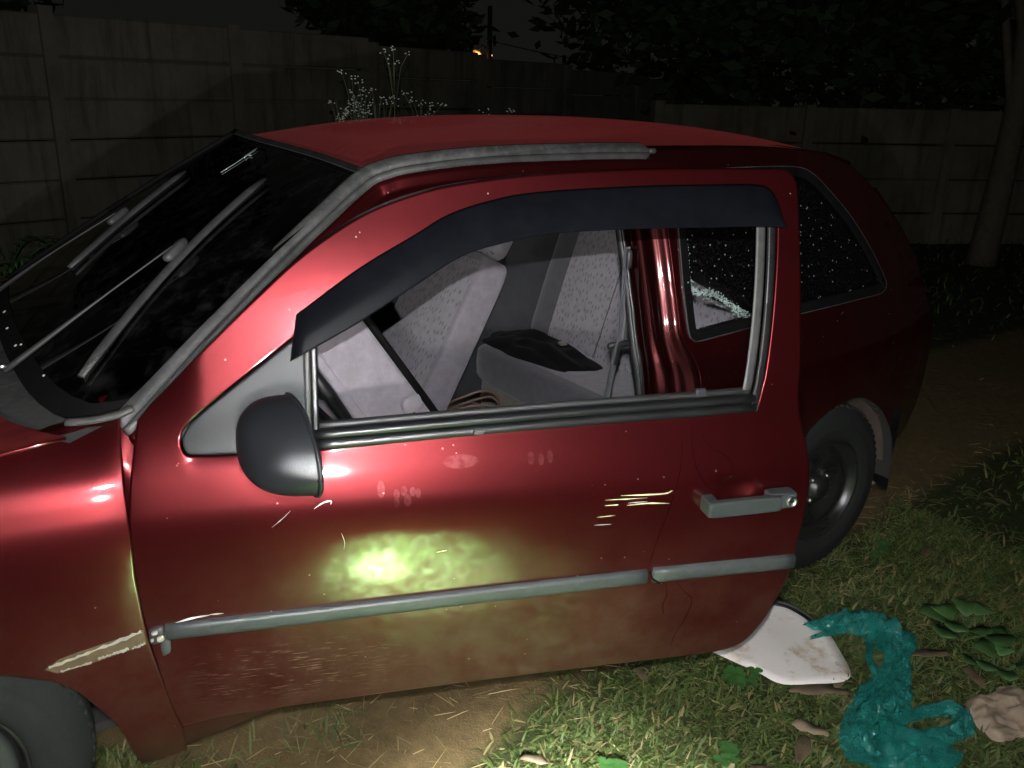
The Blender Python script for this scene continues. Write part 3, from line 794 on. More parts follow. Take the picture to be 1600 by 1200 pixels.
# ================================================================== DOOR (built shut, then swung open on its hinge)
HX, HY, TH = .50, .03, R(21.155)
def Sd(x, z):
    y = S(x, z)
    # pressed scoop behind the handle
    q = ((x-1.632)/.050)**2+((z-.722)/.030)**2
    if q < 1: y += .012*(1-q)**1.2
    # soft dish round the foot of the mirror sail
    d = math.hypot(max(0, .60-x, x-.80)*1.0, (z-.845))
    if z > .75 and x < .9: y += .0045*math.exp(-(d/.012)**2)
    return y
do = [(.503,.905),(.495,.848),(.486,.773),(.483,.676),(.486,.555),(.494,.481),(.504,.36),(.520,.262)]
do = [(p.x, p.y) for p in catmull(do, 3)]
do += [(.60,.277),(.787,.285),(1.049,.291),(1.327,.293),(1.60,.292)]+[(p.x, p.y) for p in catmull([(1.645,.294),(1.690,.303),(1.722,.328),(1.752,.390),(1.774,.47),(1.784,.541),(1.792,.651),(1.790,.752),(1.783,.805),(1.774,.851),(1.772,.90),(1.777,.967),(1.783,1.164),(1.786,1.285),(1.780,1.314),(1.765,1.328),(1.735,1.331)], 4)]
do += [(p.x, p.y) for p in catmull([(1.60,1.331),(1.449,1.329),(1.242,1.319),(1.094,1.302),(1.009,1.284),(.925,1.255),(.855,1.217),(.785,1.169),(.716,1.110),(.647,1.048),(.602,1.006),(.555,.958),(.525,.930)], 4)]
dw = [(p.x, p.y) for p in catmull([(.575,.874),(.580,.851),(.600,.844),(.68,.842),(.802,.843),(1.046,.853),(1.293,.860),(1.557,.866),(1.660,.869),(1.679,.876),(1.685,.893),(1.697,.933),(1.713,1.018),(1.726,1.116),(1.737,1.224),(1.735,1.262),(1.710,1.279),(1.581,1.281),(1.446,1.277),(1.239,1.264),(1.139,1.249),(1.065,1.225),(1.004,1.193),(.896,1.128),(.790,1.050),(.687,.976),(.620,.927),(.588,.900)], 4, True)]
door = sheet('door', do, [dw], 'paint', car, Sd, .018, .035)
# move the mesh to the hinge and swing it
for v in door.data.vertices: v.co += Vector(ROOT)-Vector((HX, HY, 0))
door.location = Vector((HX, HY, 0))-Vector(ROOT)
door.rotation_euler = (0, 0, -TH)
ORG[door.name] = (HX, HY, 0)
door['label'] = 'open red driver door with scratches and a smoked window visor'
def doff(d): return lambda x, z: S(x, z)+d
sheet('door_card', [(.53,.30),(1.60,.31),(1.73,.40),(1.765,.55),(1.77,.85),(1.65,.862),(.60,.84),(.53,.80)], [], 'card', door, doff(.062), .06, -.03, 0)
# sail panel and mirror
sail = [(p.x, p.y) for p in catmull([(.578,.876),(.583,.855),(.602,.848),(.68,.846)], 4)]+[(.792,.847),(.7935,.95),(.795,1.052)]+[(.790,1.046),(.687,.972),(.620,.923),(.590,.897)]
sailp = sheet('mirror_sail', sail, [], 'sail', door, doff(-.002), .012, .02)
secs = [(.006,.948,.890,.772,.712),(-.012,.962,.876,.762,.702),(-.030,.975,.862,.760,.690),(-.060,.984,.852,.768,.681),(-.095,.982,.846,.781,.681),(-.130,.969,.842,.794,.688),(-.158,.948,.842,.803,.704),(-.176,.927,.850,.809,.726),(-.187,.908,.864,.812,.746),(-.192,.892,.876,.8128,.782),(-.1935,.8845,.8835,.813,.811)]
def mirror_shell(secs, n=26):
    rows = []
    S2 = [Vector(s) for s in [q+(0,) if False else q for q in []]]
    ks = np.linspace(0, len(secs)-1, 30)
    arr = np.array(secs)
    for k in ks:
        y, zt, zb, xr, xf = [interp(k, range(len(secs)), arr[:, c]) for c in range(5)]
        zc, hz = (zt+zb)/2, (zt-zb)/2
        row = []
        for j in range(n):
            a = math.pi/2+math.pi*j/(n-1)
            row.append((xr+(xr-xf)*math.copysign(abs(math.cos(a))**.75, math.cos(a)), y, zc+hz*math.copysign(abs(math.sin(a))**.8, math.sin(a))))
        rows.append(row)
    # relax along the length
    A = np.array(rows)
    for _ in range(5): A[1:-1] = (A[:-2]+2*A[1:-1]+A[2:])/4
    return A
MA = mirror_shell(secs)
rows = MA.tolist()
endc = MA[-1].mean(axis=0)
rows2 = rows
mirror = grid('mirror_housing', rows2, 'mirror', door)
# rim band and recessed glass at the back of the housing
rim_loop = [MA[i][0] for i in range(len(MA))]+[MA[-1][j] for j in range(1, MA.shape[1]-1)]+[MA[i][-1] for i in range(len(MA)-1, -1, -1)]
tube('mirror_rim', [Vector(p)+Vector((.003, 0, 0)) for p in rim_loop], .0045, 'mirror', mirror, 6)
cen = np.mean(rim_loop, axis=0)
gl_v = [Vector(p)*.93+Vector(cen)*.07+Vector((-.006, 0, 0)) for p in rim_loop]
mesh('mirror_glass', gl_v, [tuple(range(len(gl_v)))], 'steel', mirror, False)
tube('mirror_neck', catmull([(.715, S(.72, .88)+.006, .876), (.722, .004, .884), (.728, -.02, .892)], 4), [.034, .032, .030, .028, .027, .026, .026, .026, .026], 'mirror', mirror, 14, .8)
# belt weatherstrips
def strip_on(name, pts, w, d, mat, parent, off=0., prof_=None, cap=True):
    """raised strip that follows (x, z) points on the body side; w half height, d depth"""
    P = [Vector(p) for p in pts]; rows = []
    prof_ = prof_ or [(-1, 0), (-.92, .75), (-.5, 1.0), (.5, 1.0), (.92, .75), (1, 0)]
    for p in P:
        rows.append([(p.x, S(p.x, p.y+a*w)-off-b*d, p.y+a*w) for a, b in prof_])
    V = [Vector(q) for r_ in rows for q in r_]; n = len(prof_); F = []
    for i in range(len(rows)-1):
        for j in range(n-1): a = i*n+j; F.append((a, a+n, a+n+1, a+1))
    if cap: F.append(tuple(range(n))); F.append(tuple((len(rows)-1)*n+j for j in range(n))[::-1])
    return mesh(name, V, F, mat, parent)
bx_ = list(np.linspace(.80, 1.672, 24))
bz = lambda x: interp(x, [.80, 1.046, 1.293, 1.557, 1.66], [.849, .857, .864, .8685, .872])
belt = strip_on('belt_weatherstrip', [(x, bz(x)+.004) for x in bx_], .008, .010, 'trim', door)
strip_on('belt_lip', [(x, bz(x)+.0215) for x in bx_], .0075, .014, 'trim', belt, -.004)
strip_on('inner_weatherstrip', [(x, bz(x)+.030) for x in bx_], .006, .008, 'seal', belt, -.022)
mesh('weatherstrip_clip', *rbox((1.105, S(1.1, .858)-.012, .862), .012, .003, .006, (1,0,0), (0,1,0), (0,0,1), .7, 5), 'chan', belt)
# division bar and rear channel
def zline(x0, x1, z0, z1, n=14): return [(x0+(x1-x0)*t, z0+(z1-z0)*t) for t in np.linspace(0, 1, n)]
def vstrip(name, pts, w, d, mat, parent, off=0.):
    rows = []
    prof_ = [(-1, -.4), (-.9, .8), (-.4, 1), (.4, 1), (.9, .8), (1, -.4)]
    for (x, z) in pts: rows.append([(x+a*w, S(x, z)-off-b*d, z) for a, b in prof_])
    return grid(name, rows, mat, parent)
vstrip('division_bar', zline(.796, .800, .872, 1.075), .0055, .006, 'chan', door)
vstrip('division_seal', zline(.808, .812, .872, 1.085), .006, .004, 'trim', door, -.006)
rc = [(1.668,.880),(1.681,.935),(1.696,1.018),(1.708,1.116),(1.718,1.224),(1.720,1.270)]
rcs = [(p.x, p.y) for p in catmull(rc, 5)]
vstrip('rear_channel', [(x-.010, z) for x, z in rcs], .010, .002, 'chan', door, -.016)
vstrip('rear_channel_seal', [(x+.007, z) for x, z in rcs], .0085, .004, 'trim', door, -.004)
vstrip('rear_channel_chrome', [(x-.001, z) for x, z in rcs[:14]], .0018, .003, 'chan', door, .002)
bevel_box('corner_patch', (1.664, S(1.66, .872)-.004, .866), (1.680, S(1.66, .872)+.012, .880), 'chan', door, .004)
bevel_box('glass_clamp', (1.552, S(1.55, .9)+.012, .895), (1.575, S(1.55, .9)+.022, .912), 'card', door, .003)
# smoked visor over the window opening
vt = catmull([(.784,1.080),(.897,1.156),(1.004,1.214),(1.065,1.247),(1.139,1.270),(1.238,1.287),(1.444,1.298),(1.60,1.301),(1.690,1.301),(1.722,1.291),(1.739,1.262),(1.745,1.225)], 5)
vb = catmull([(.770,1.006),(.893,1.068),(1.0,1.131),(1.085,1.178),(1.159,1.199),(1.259,1.216),(1.439,1.223),(1.58,1.224),(1.655,1.225),(1.690,1.225),(1.718,1.224),(1.741,1.222)], 5)
rows = []
for a, b in zip(vt, vb):
    row = []
    for t in (0, .06, .18, .4, .7, .95, 1.0):
        x, z = a.x+(b.x-a.x)*t, a.y+(b.y-a.y)*t
        row.append((x, S(x, z)-.004-.020*min(1, t*2.2)**.8, z))
    rows.append(row)
vis = grid('window_visor', rows, 'visor', door)
md = vis.modifiers.new('thickness', 'SOLIDIFY'); md.thickness = .003; md.offset = 0
# door handle: bar, feet, lock
hb = catmull([(1.560,S(1.56,.69)-.010,.692),(1.566,-.034,.693),(1.585,-.042,.694),(1.64,-.043,.697),(1.69,-.040,.700),(1.705,-.034,.702)], 5)
handle = mesh('door_handle', *merge([rbox((1.632, -.040, .6965), .078, .0085, .0165, (1,-.02,.035), (0,1,0), (0,0,1), .22, 10), rbox((1.716, -.026, .7005), .030, .017, .0170, (1,0,.03), (0,1,0), (0,0,1), .25, 10), rbox((1.567, -.022, .6935), .013, .024, .0165, (1,0,0), (0,1,0), (0,0,1), .28, 10)]), 'handle', door)
mesh('lock_ring', *lathe([(.0115,0),(.0115,-.006),(.009,-.008),(.0078,-.005),(.0001,-.005)], (1.732, -.041, .7005), 20), 'steel', handle)
mesh('key_slot', *box_data((1.7275, -.0472, .6995), (1.7365, -.0458, .7015)), 'black', handle, False)
# rubbing strip, snapped near its rear third; its front end is torn
zs_ = lambda x: interp(x, [.50, .80, 1.15, 1.45, 1.79], [.513, .519, .5275, .533, .534])
st1 = strip_on('side_moulding', [(x, zs_(x)) for x in np.linspace(.522, 1.452, 26)], .0165, .012, 'strip', door)
st2 = strip_on('side_moulding', [(x, zs_(x)+.001) for x in np.linspace(1.466, 1.783, 10)], .0165, .012, 'strip', door)
mesh('torn_moulding_end', *rbox((.507, S(.51, .5)-.007, .512), .014, .008, .017, (1,0,.2), (0,1,0), (0,0,1), .55, 7), 'card', st1)
mesh('torn_moulding_flap', *rbox((.519, S(.52, .49)-.006, .486), .009, .005, .020, (1,0,.5), (0,1,0), (0,0,1), .6, 6), 'strip', st1)
for (x, z, a, b) in ((.505,.522,.006,.004), (.514,.508,.007,.006), (.499,.506,.003,.003)):
    mesh('torn_backing', *rbox((x, S(x, z)-.0155, z), a, .003, b, (1,0,.2), (0,1,0), (0,0,1), .7, 5), 'white', st1)
tube('strip_crack', [(1.455, S(1.45,.53)-.0125, .549),(1.462, S(1.45,.53)-.0125, .532),(1.480, S(1.45,.53)-.0125, .518)], .002, 'black', st2, 5)
# scratches, finger marks and dried drips on the skin
def sliver(name, pts, w, mat, lift=.0006):
    P = catmull([Vector((*p, 0)) for p in pts], 4); V = []; F = []
    for i, p in enumerate(P):
        t = (P[min(i+1, len(P)-1)]-P[max(i-1, 0)]).normalized(); nrm = Vector((-t.y, t.x, 0))
        ww = w*(.25+.75*math.sin(math.pi*min(1, max(0, i/(len(P)-1)))))*random.uniform(.7, 1.2)
        for s_ in (-1, 1):
            q = p+nrm*ww*s_; V.append((q.x, Sd(q.x, q.y)-lift, q.y))
    for i in range(len(P)-1): F.append((2*i, 2*i+1, 2*i+3, 2*i+2))
    return mesh(name, V, F, mat, door)
for pts, w, m_ in [
    ([(1.384,.722),(1.43,.720),(1.475,.719),(1.492,.7245)], .0016, 'scr'), ([(1.352,.715),(1.39,.714),(1.44,.713)], .0009, 'scr'),
    ([(1.398,.700),(1.44,.701),(1.487,.697)], .0017, 'scr'), ([(1.352,.703),(1.38,.703)], .0010, 'scr'), ([(1.400,.705),(1.44,.705)], .0008, 'scrw'),
    ([(1.337,.679),(1.375,.680)], .0009, 'scr'), ([(1.333,.662),(1.368,.661)], .0007, 'scrw'),
    ([(.798,.742),(.815,.752),(.829,.754),(.828,.748)], .0014, 'scrw'), ([(.722,.712),(.742,.728),(.757,.742)], .0006, 'scrw'),
    ([(.845,.69),(.850,.67),(.848,.655)], .0006, 'scrw'), ([(.54,.53),(.57,.537),(.60,.54)], .0022, 'scrw'), ([(.60,.541),(.625,.541)], .0016, 'scrw'),
    ([(1.02,.632),(1.04,.634)], .0008, 'scr')]:
    sliver('scratch', pts, w, m_)
for pts in [[(1.514,.845),(1.512,.79),(1.497,.72),(1.478,.65),(1.462,.585),(1.458,.555)], [(1.535,.845),(1.535,.80),(1.545,.76),(1.567,.727),(1.585,.718)], [(1.553,.838),(1.572,.805),(1.60,.79),(1.617,.772),(1.617,.748)], [(1.498,.51),(1.505,.48),(1.500,.45),(1.508,.42)], [(1.52,.512),(1.545,.48),(1.565,.455),(1.555,.40),(1.54,.36),(1.538,.31)]]:
    sliver('dried_drip', pts, .0008, 'drip', .0004)

# ================================================================== INTERIOR
tub = [box_data((.45, .16, .16), (3.0, 1.48, .20))]
floor_ = mesh('floor_pan', *merge(tub), 'carpet', car, False)
mesh('tunnel', *rbox((1.3, .82, .22), .85, .12, .11, (1,0,0), (0,1,0), (0,0,1), .4, 8), 'carpet', floor_)
mesh('underbody', *merge([box_data((.0, .28, .135), (3.0, 1.36, .158))]), 'under', car, False)
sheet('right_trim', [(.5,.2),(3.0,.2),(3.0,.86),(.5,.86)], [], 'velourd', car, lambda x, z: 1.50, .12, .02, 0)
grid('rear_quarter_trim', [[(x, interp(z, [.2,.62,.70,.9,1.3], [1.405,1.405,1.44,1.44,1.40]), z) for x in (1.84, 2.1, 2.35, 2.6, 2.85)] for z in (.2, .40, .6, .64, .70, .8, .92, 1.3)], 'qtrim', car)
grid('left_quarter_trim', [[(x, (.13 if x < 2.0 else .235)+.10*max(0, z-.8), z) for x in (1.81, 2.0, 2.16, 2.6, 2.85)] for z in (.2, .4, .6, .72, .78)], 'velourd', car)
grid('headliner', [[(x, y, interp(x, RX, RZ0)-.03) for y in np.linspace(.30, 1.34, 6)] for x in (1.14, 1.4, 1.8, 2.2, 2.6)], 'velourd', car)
grid('parcel_shelf', [[(x, y, .93) for y in (.25, .8, 1.40)] for x in (2.70, 2.85, 2.98)], 'black', car)
grid('firewall', [[(.50, y, z) for y in (.14, .8, 1.5)] for z in (.2, .6, .88)], 'black', car)
mesh('dashboard', *merge([rbox((.66, .82, .78), .22, .66, .115, (1,0,-.12), (0,1,0), (.12,0,1), .45, 10), rbox((.80, .44, .86), .12, .20, .06, (1,0,-.2), (0,1,0), (.2,0,1), .5, 8)]), 'card', car)
# steering wheel
sw_c = Vector((.945, .42, .815)); ax = Vector((.86, 0, .51)).normalized(); e1 = Vector((0, 1, 0)); e2 = ax.cross(e1)
ring = [sw_c+(e1*math.cos(a)+e2*math.sin(a))*.185 for a in np.linspace(0, 2*math.pi, 41)]
sw = mesh('steering_wheel', *tube_data(ring, .0155, 12, False), 'trim', car)
mesh('steering_hub', *rbox(sw_c-ax*.02, .07, .05, .03, e1, e2, ax, .6, 8), 'trim', sw)
for s_ in (-1, 1): tube('steering_spoke', [sw_c+e1*s_*.05-ax*.02, sw_c+e1*s_*.18], [.020, .014], 'trim', sw, 8, .5)
tube('steering_column', [sw_c-ax*.02, sw_c-ax*.24], .045, 'card', sw, 14)
tube('indicator_stalk', [sw_c-ax*.06-e1*.04, sw_c-ax*.05-e1*.17-e2*.02], [.012, .008], 'trim', sw, 8)

def seat_back(name, base, up, thick, width0, width1, length, fwd, parent, mats):
    """base: rear lower edge (x, z); up and fwd: directions in the x-z plane"""
    u_ = Vector((up[0], 0, up[1])).normalized(); f_ = Vector((fwd[0], 0, fwd[1])).normalized()
    yc = (width0+width1)/2; hw = (width1-width0)/2
    c0 = Vector((base[0], yc, base[1]))+u_*length*.5+f_*thick*.5
    o = mesh(name, *rbox(c0, hw, length*.5, thick*.5, (0,1,0), u_, f_, .17, 16), mats[0], parent)
    n = 12; rows = []
    for i in range(n+1):
        t = .04+.915*i/n; r_ = []
        for j in range(9):
            s_ = j/8; yy = width0+.022+(width1-width0-.044)*s_
            r_.append(Vector((base[0], yy, base[1]))+u_*length*t+f_*(thick+.0015+.016*math.sin(math.pi*s_)**.5*math.sin(math.pi*min(1, t+.03))**.5-.007*(abs(math.sin(t*7)) < .14)))
        rows.append(r_)
    g_ = grid('seat_insert', rows, mats[1], o)
    return o, u_, f_, c0
drv, du, df_, dc = seat_back('driver_seat', (1.372, .50), (-.56, .83), .165, .285, .745, .70, (-.83, -.56), car, ('velour', 'pattern'))
mesh('seat_back_shell', *rbox(Vector((1.372, .515, .50))+du*.34-df_*.006, .230, .350, .009, (0,1,0), du, df_, .25, 8), 'black', drv)
sp = [Vector((1.372, .287, .50))+du*t+df_*(.125+.012*math.sin(t*5)) for t in np.linspace(.10, .66, 12)]
tube('seat_piping', sp, .0035, 'velour', drv, 6)
mesh('recliner_knob', *rbox((1.160, .277, .755), .027, .011, .021, (.93,0,.36), (0,1,0), (-.36,0,.93), .75, 8), 'knob', drv)
mesh('lever_slot', *rbox((1.178, .283, .712), .003, .004, .018, (.83,0,.56), (0,1,0), (-.5,0,.86), .5, 5), 'black', drv)
mesh('seat_cushion', *rbox((1.06, .515, .42), .30, .235, .085, (1,0,.08), (0,1,0), (-.08,0,1), .33, 10), 'velour', drv)
psg, pu, pf, pc = seat_back('passenger_seat', (1.600, .31), (.476, .88), .125, .980, 1.43, .665, (-.88, .476), car, ('velour', 'pattern'))
mesh('headrest', *rbox(Vector((1.600, 1.14, .31))+pu*.738+pf*.060, .135, .082, .048, (0,1,0), pu, pf, .5, 10), 'pattern', psg)
for yy in (1.09, 1.19): tube('headrest_post', [Vector((1.600, yy, .31))+pu*.62+pf*.055, Vector((1.600, yy, .31))+pu*.70+pf*.055], .006, 'steel', psg, 8)
mesh('seat_cushion', *rbox((1.36, 1.20, .345), .27, .225, .085, (1,0,-.10), (0,1,0), (.10,0,1), .33, 10), 'velour', psg)
# rear bench
bu = Vector((.33, 0, .944)).normalized(); bf = Vector((-.944, 0, .33)).normalized()
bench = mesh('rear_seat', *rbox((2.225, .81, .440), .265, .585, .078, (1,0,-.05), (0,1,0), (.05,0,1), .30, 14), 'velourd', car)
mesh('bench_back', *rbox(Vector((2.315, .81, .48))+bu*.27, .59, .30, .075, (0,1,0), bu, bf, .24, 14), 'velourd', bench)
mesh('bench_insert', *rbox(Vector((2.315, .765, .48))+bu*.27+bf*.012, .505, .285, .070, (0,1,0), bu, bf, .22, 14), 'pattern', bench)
for yy in (.60, .93): tube('bench_seam', [Vector((2.315, yy, .48))+bu*t+bf*.083 for t in np.linspace(.03, .50, 8)], .003, 'velourd', bench, 6)
mesh('cushion_insert', *rbox((2.245, .77, .458), .232, .53, .0735, (1,0,-.05), (0,1,0), (.05,0,1), .30, 14), 'velour', bench)
tube('cushion_seam', [(2.0+.10*math.sin(math.pi*t), .30+.95*t, .5325-.006*math.sin(math.pi*t)) for t in np.linspace(0, 1, 20)], .003, 'velourd', bench, 6)
mesh('bench_valance', *rbox((2.16, .81, .29), .15, .58, .09, (1,0,0), (0,1,0), (0,0,1), .2, 10), 'carpet', bench)
# seat belt on the centre pillar
bp_ = catmull([(1.742,.198,1.10),(1.738,.192,1.03),(1.736,.190,.95),(1.734,.190,.87),(1.722,.194,.81),(1.708,.198,.72),(1.698,.202,.62),(1.692,.206,.50),(1.70,.21,.30)], 5)
rows = []
for i, p in enumerate(bp_):
    t = (bp_[min(i+1, len(bp_)-1)]-bp_[max(0, i-1)]).normalized()
    b = t.cross(Vector((.45, -.9, 0))).normalized()
    rows.append([p-b*.023, p-b*.008+Vector((.002, -.002, 0)), p+b*.008+Vector((.002, -.002, 0)), p+b*.023])
belt_ = grid('seat_belt', rows, 'web', car)
md = belt_.modifiers.new('thickness', 'SOLIDIFY'); md.thickness = .0016
mesh('belt_anchor', *rbox((1.738, .190, 1.07), .008, .012, .026, (1,0,0), (0,1,0), (0,0,1), .6, 8), 'card', belt_)
mesh('belt_tongue', *rbox((1.724, .188, .845), .030, .007, .009, (1,-.4,.12), (.4,1,0), (0,0,1), .4, 6), 'trim', belt_)
mesh('belt_tongue_plate', *rbox((1.716, .190, .815), .012, .003, .028, (1,-.4,0), (.4,1,0), (-.1,0,1), .3, 6), 'trim', belt_)

# ---- loose things inside the car
def heap(cx, cy, z, rx, ry, h, seed, n=34, squash=1.0):
    V = []; F = []
    for i in range(n+1):
        for j in range(n+1):
            a, b = 2*i/n-1, 2*j/n-1
            x, y = a*math.sqrt(1-b*b/2), b*math.sqrt(1-a*a/2)
            r_ = math.hypot(x, y)
            k = 1+.22*noise.noise(Vector((x*1.6, y*1.6, seed)))
            px, py = cx+x*rx*k, cy+y*ry*k
            rid = abs(noise.noise(Vector((px*9, py*7, seed))))
            zz = h*(1-r_**3)*(.45+.9*abs(noise.noise(Vector((x*1.8, y*1.8, seed+5)))))+.030*(.5-rid)*(1-r_**4)
            V.append((px, py, z(px, py)+max(.002, zz)))
    m = n+1
    for i in range(n):
        for j in range(n): F.append((i*m+j, (i+1)*m+j, (i+1)*m+j+1, i*m+j+1))
    return V, F
top_mesh('black_jacket', *heap(2.13, 1.12, lambda x, y: .527-.05*(x-2.2), .150, .31, .055, 3.0), 'cloth', 'crumpled black jacket lying on the rear seat', 'jacket')
mesh('white_tag', *rbox((2.17, 1.02, .580), .018, .014, .002, (1,0,0), (0,1,.3), (0,-.3,1), .6, 5), 'white', bpy.data.objects['black_jacket'])
tc_ = []
for k in range(5):
    c0 = Vector((1.70+.012*k, .95+.03*math.sin(k*2), .36+.010*k)); ax_ = random.uniform(-.5, .5)
    lp = [c0+Vector((.075*math.cos(a)*(1+.1*k), .085*math.sin(a), .045*math.sin(a+ax_)+.02*math.cos(2*a))) for a in np.linspace(0, 2*math.pi, 25)]
    tc_.append(tube_data(lp, .0048, 7, False))
tc_.append(tube_data(catmull([(1.64,.90,.37),(1.60,.93,.42),(1.585,.96,.45),(1.62,1.0,.40)], 6), .0045, 7))
top_mesh('coiled_cable', *merge(tc_), plastic('brown_cable', (.13, .085, .06), .55), 'loosely coiled brown cable beside the passenger seat', 'cable')

# ================================================================== GRASS AND LITTER
def vcol_mat(name, rough=.7, trans=.25, attr='tone'):
    m, nt, b = new_mat(name)
    at = nt.nodes.new('ShaderNodeAttribute'); at.attribute_name = attr
    nt.links.new(at.outputs['Color'], b.inputs['Base Color'])
    b.inputs['Roughness'].default_value = rough; b.inputs['Specular IOR Level'].default_value = .3
    if trans:
        tr = nt.nodes.new('ShaderNodeBsdfTranslucent'); nt.links.new(at.outputs['Color'], tr.inputs[0])
        mx = nt.nodes.new('ShaderNodeMixShader'); mx.inputs[0].default_value = trans
        nt.links.new(b.outputs[0], mx.inputs[1]); nt.links.new(tr.outputs[0], mx.inputs[2])
        nt.links.new(mx.outputs[0], nt.nodes['Material Output'].inputs[0])
    return m
def blades(name, pos, length, width, lean, colors, mat, zf=gz, bend=.5):
    """leaf blades as curved four-point strips: arrays of root position, length, width, lean and colour"""
    n = len(pos)
    az = rng.uniform(0, 2*np.pi, n); d = np.stack([np.cos(az), np.sin(az)], 1)
    sd = np.stack([-d[:, 1], d[:, 0]], 1)
    z0 = np.array([zf(x, y) for x, y in pos])
    V = np.zeros((n, 7, 3))
    for k, (t, w) in enumerate(((0, .55), (.35, 1.0), (.7, .75))):
        le = lean*(1+bend*t)
        hx = length*t*np.sin(le); hz = length*t*np.cos(le)
        for s_, q in ((-1, 0), (1, 1)):
            V[:, 2*k+q, :2] = pos+d*hx[:, None]+sd*(s_*width*w*.5)[:, None]
            V[:, 2*k+q, 2] = z0+np.maximum(hz, .001)+(.0015 if q else 0)
    le = lean*(1+bend)
    V[:, 6, :2] = pos+d*(length*np.sin(le))[:, None]; V[:, 6, 2] = z0+np.maximum(length*np.cos(le), .0015)
    base = (np.arange(n)*7)[:, None]
    quads = np.concatenate([base+np.array([0, 1, 3, 2]), base+np.array([2, 3, 5, 4])]); tris = base+np.array([4, 5, 6])
    me = bpy.data.meshes.new(name)
    me.vertices.add(n*7); me.vertices.foreach_set('co', V.reshape(-1))
    me.loops.add(len(quads)*4+len(tris)*3)
    me.loops.foreach_set('vertex_index', np.concatenate([quads.reshape(-1), tris.reshape(-1)]))
    me.polygons.add(len(quads)+len(tris))
    me.polygons.foreach_set('loop_start', np.concatenate([np.arange(len(quads))*4, len(quads)*4+np.arange(len(tris))*3]))
    me.update(calc_edges=True); me.validate()
    a = me.color_attributes.new('tone', 'FLOAT_COLOR', 'POINT')
    cc = np.repeat(np.concatenate([colors, np.ones((n, 1))], 1), 7, axis=0)
    a.data.foreach_set('color', cc.reshape(-1))
    me.polygons.foreach_set('use_smooth', [True]*len(me.polygons))
    return link(name, me, mat)
def scatter(n, x0, x1, y0, y1, dens):
    p = np.stack([rng.uniform(x0, x1, n), rng.uniform(y0, y1, n)], 1)
    return np.array([q for q in p if rng.random() < dens(*q)])
def patchy(x, y): return .5+.5*noise.noise(Vector((x*3.1, y*3.1, 9)))
def lawn(x, y): 
    e = grass_edge(x)-y+.10*noise.noise(Vector((x*4, y*4, 2)))
    return max(0, min(1, .25+e*5))*(.45+.75*patchy(x, y)) if y < 1.1 else max(0, min(1, (y-1.2)*2))
def green(n, dryness=.20):
    t = rng.random((n, 1)); base = np.array([.030, .052, .012])*(1-t)+np.array([.085, .112, .030])*t
    dry = rng.random(n) < dryness
    base[dry] = np.array([.18, .15, .068])*rng.uniform(.5, 1.1, (dry.sum(), 1))
    return base
def straw(n): return np.array([.30, .235, .115])*rng.uniform(.4, 1.15, (n, 1))
gm = vcol_mat('grass_blades', .6, .3); sm = vcol_mat('dry_straw_stalks', .7, .1)
ps = np.concatenate([scatter(60000, .9, 3.2, -1.0, .35, lawn), scatter(14000, 2.6, 6.5, -1.6, .8, lawn), scatter(9000, 3.2, 11, 1.2, 5.5, lawn)])
n = len(ps); far = np.clip((np.hypot(ps[:, 0]-.3, ps[:, 1]+1.5)-2.5)/3, 0, 1)
tag(blades('grass', ps, rng.uniform(.018, .050, n)*(1+1.1*far), rng.uniform(.0030, .0078, n)*(1+1.2*far), rng.uniform(.45, 1.38, n), green(n), gm), 'short trampled lawn grass around the car', 'grass', kind='stuff')
pn = scatter(24000, -.2, 1.25, -1.7, -.42, lambda x, y: min(1, .35+.8*patchy(x, y))); n = len(pn)
cg = np.array([.033, .088, .016])*(1-rng.random((n, 1)))+np.array([.074, .156, .036])*rng.random((n, 1))
tag(blades('grass', pn, rng.uniform(.025, .06, n), rng.uniform(.004, .009, n), rng.uniform(.4, 1.3, n), cg, gm), 'fresh green grass at the photographer side of the door', 'grass', kind='stuff')
pt = np.concatenate([scatter(500, .36, .47, .10, .34, lambda x, y: 1), scatter(260, .45, .95, .10, .24, lambda x, y: patchy(x*2, y*2))]); n = len(pt)
tag(blades('grass', pt, rng.uniform(.03, .08, n), rng.uniform(.003, .007, n), rng.uniform(.2, 1.2, n), green(n, .3), gm), 'grass tufts growing under the sill behind the front wheel', 'grass', kind='stuff')
def strawd(x, y): return .9*math.exp(-((y-grass_edge(x))/.16)**2)+.10
ps = np.concatenate([scatter(3200, .35, 3.4, -.9, .55, strawd), scatter(900, 3.0, 6, -1.2, 1.0, strawd), scatter(150, .36, 1.25, .06, .30, lambda x, y: .8)])
n = len(ps)
tag(blades('dry_straw', ps, rng.uniform(.012, .085, n), rng.uniform(.0008, .0024, n), rng.uniform(1.2, 1.54, n), straw(n), sm, lambda x, y: gz(x, y)+.004, .05), 'dry straw strewn along the edge of the bare earth', 'straw', kind='stuff')

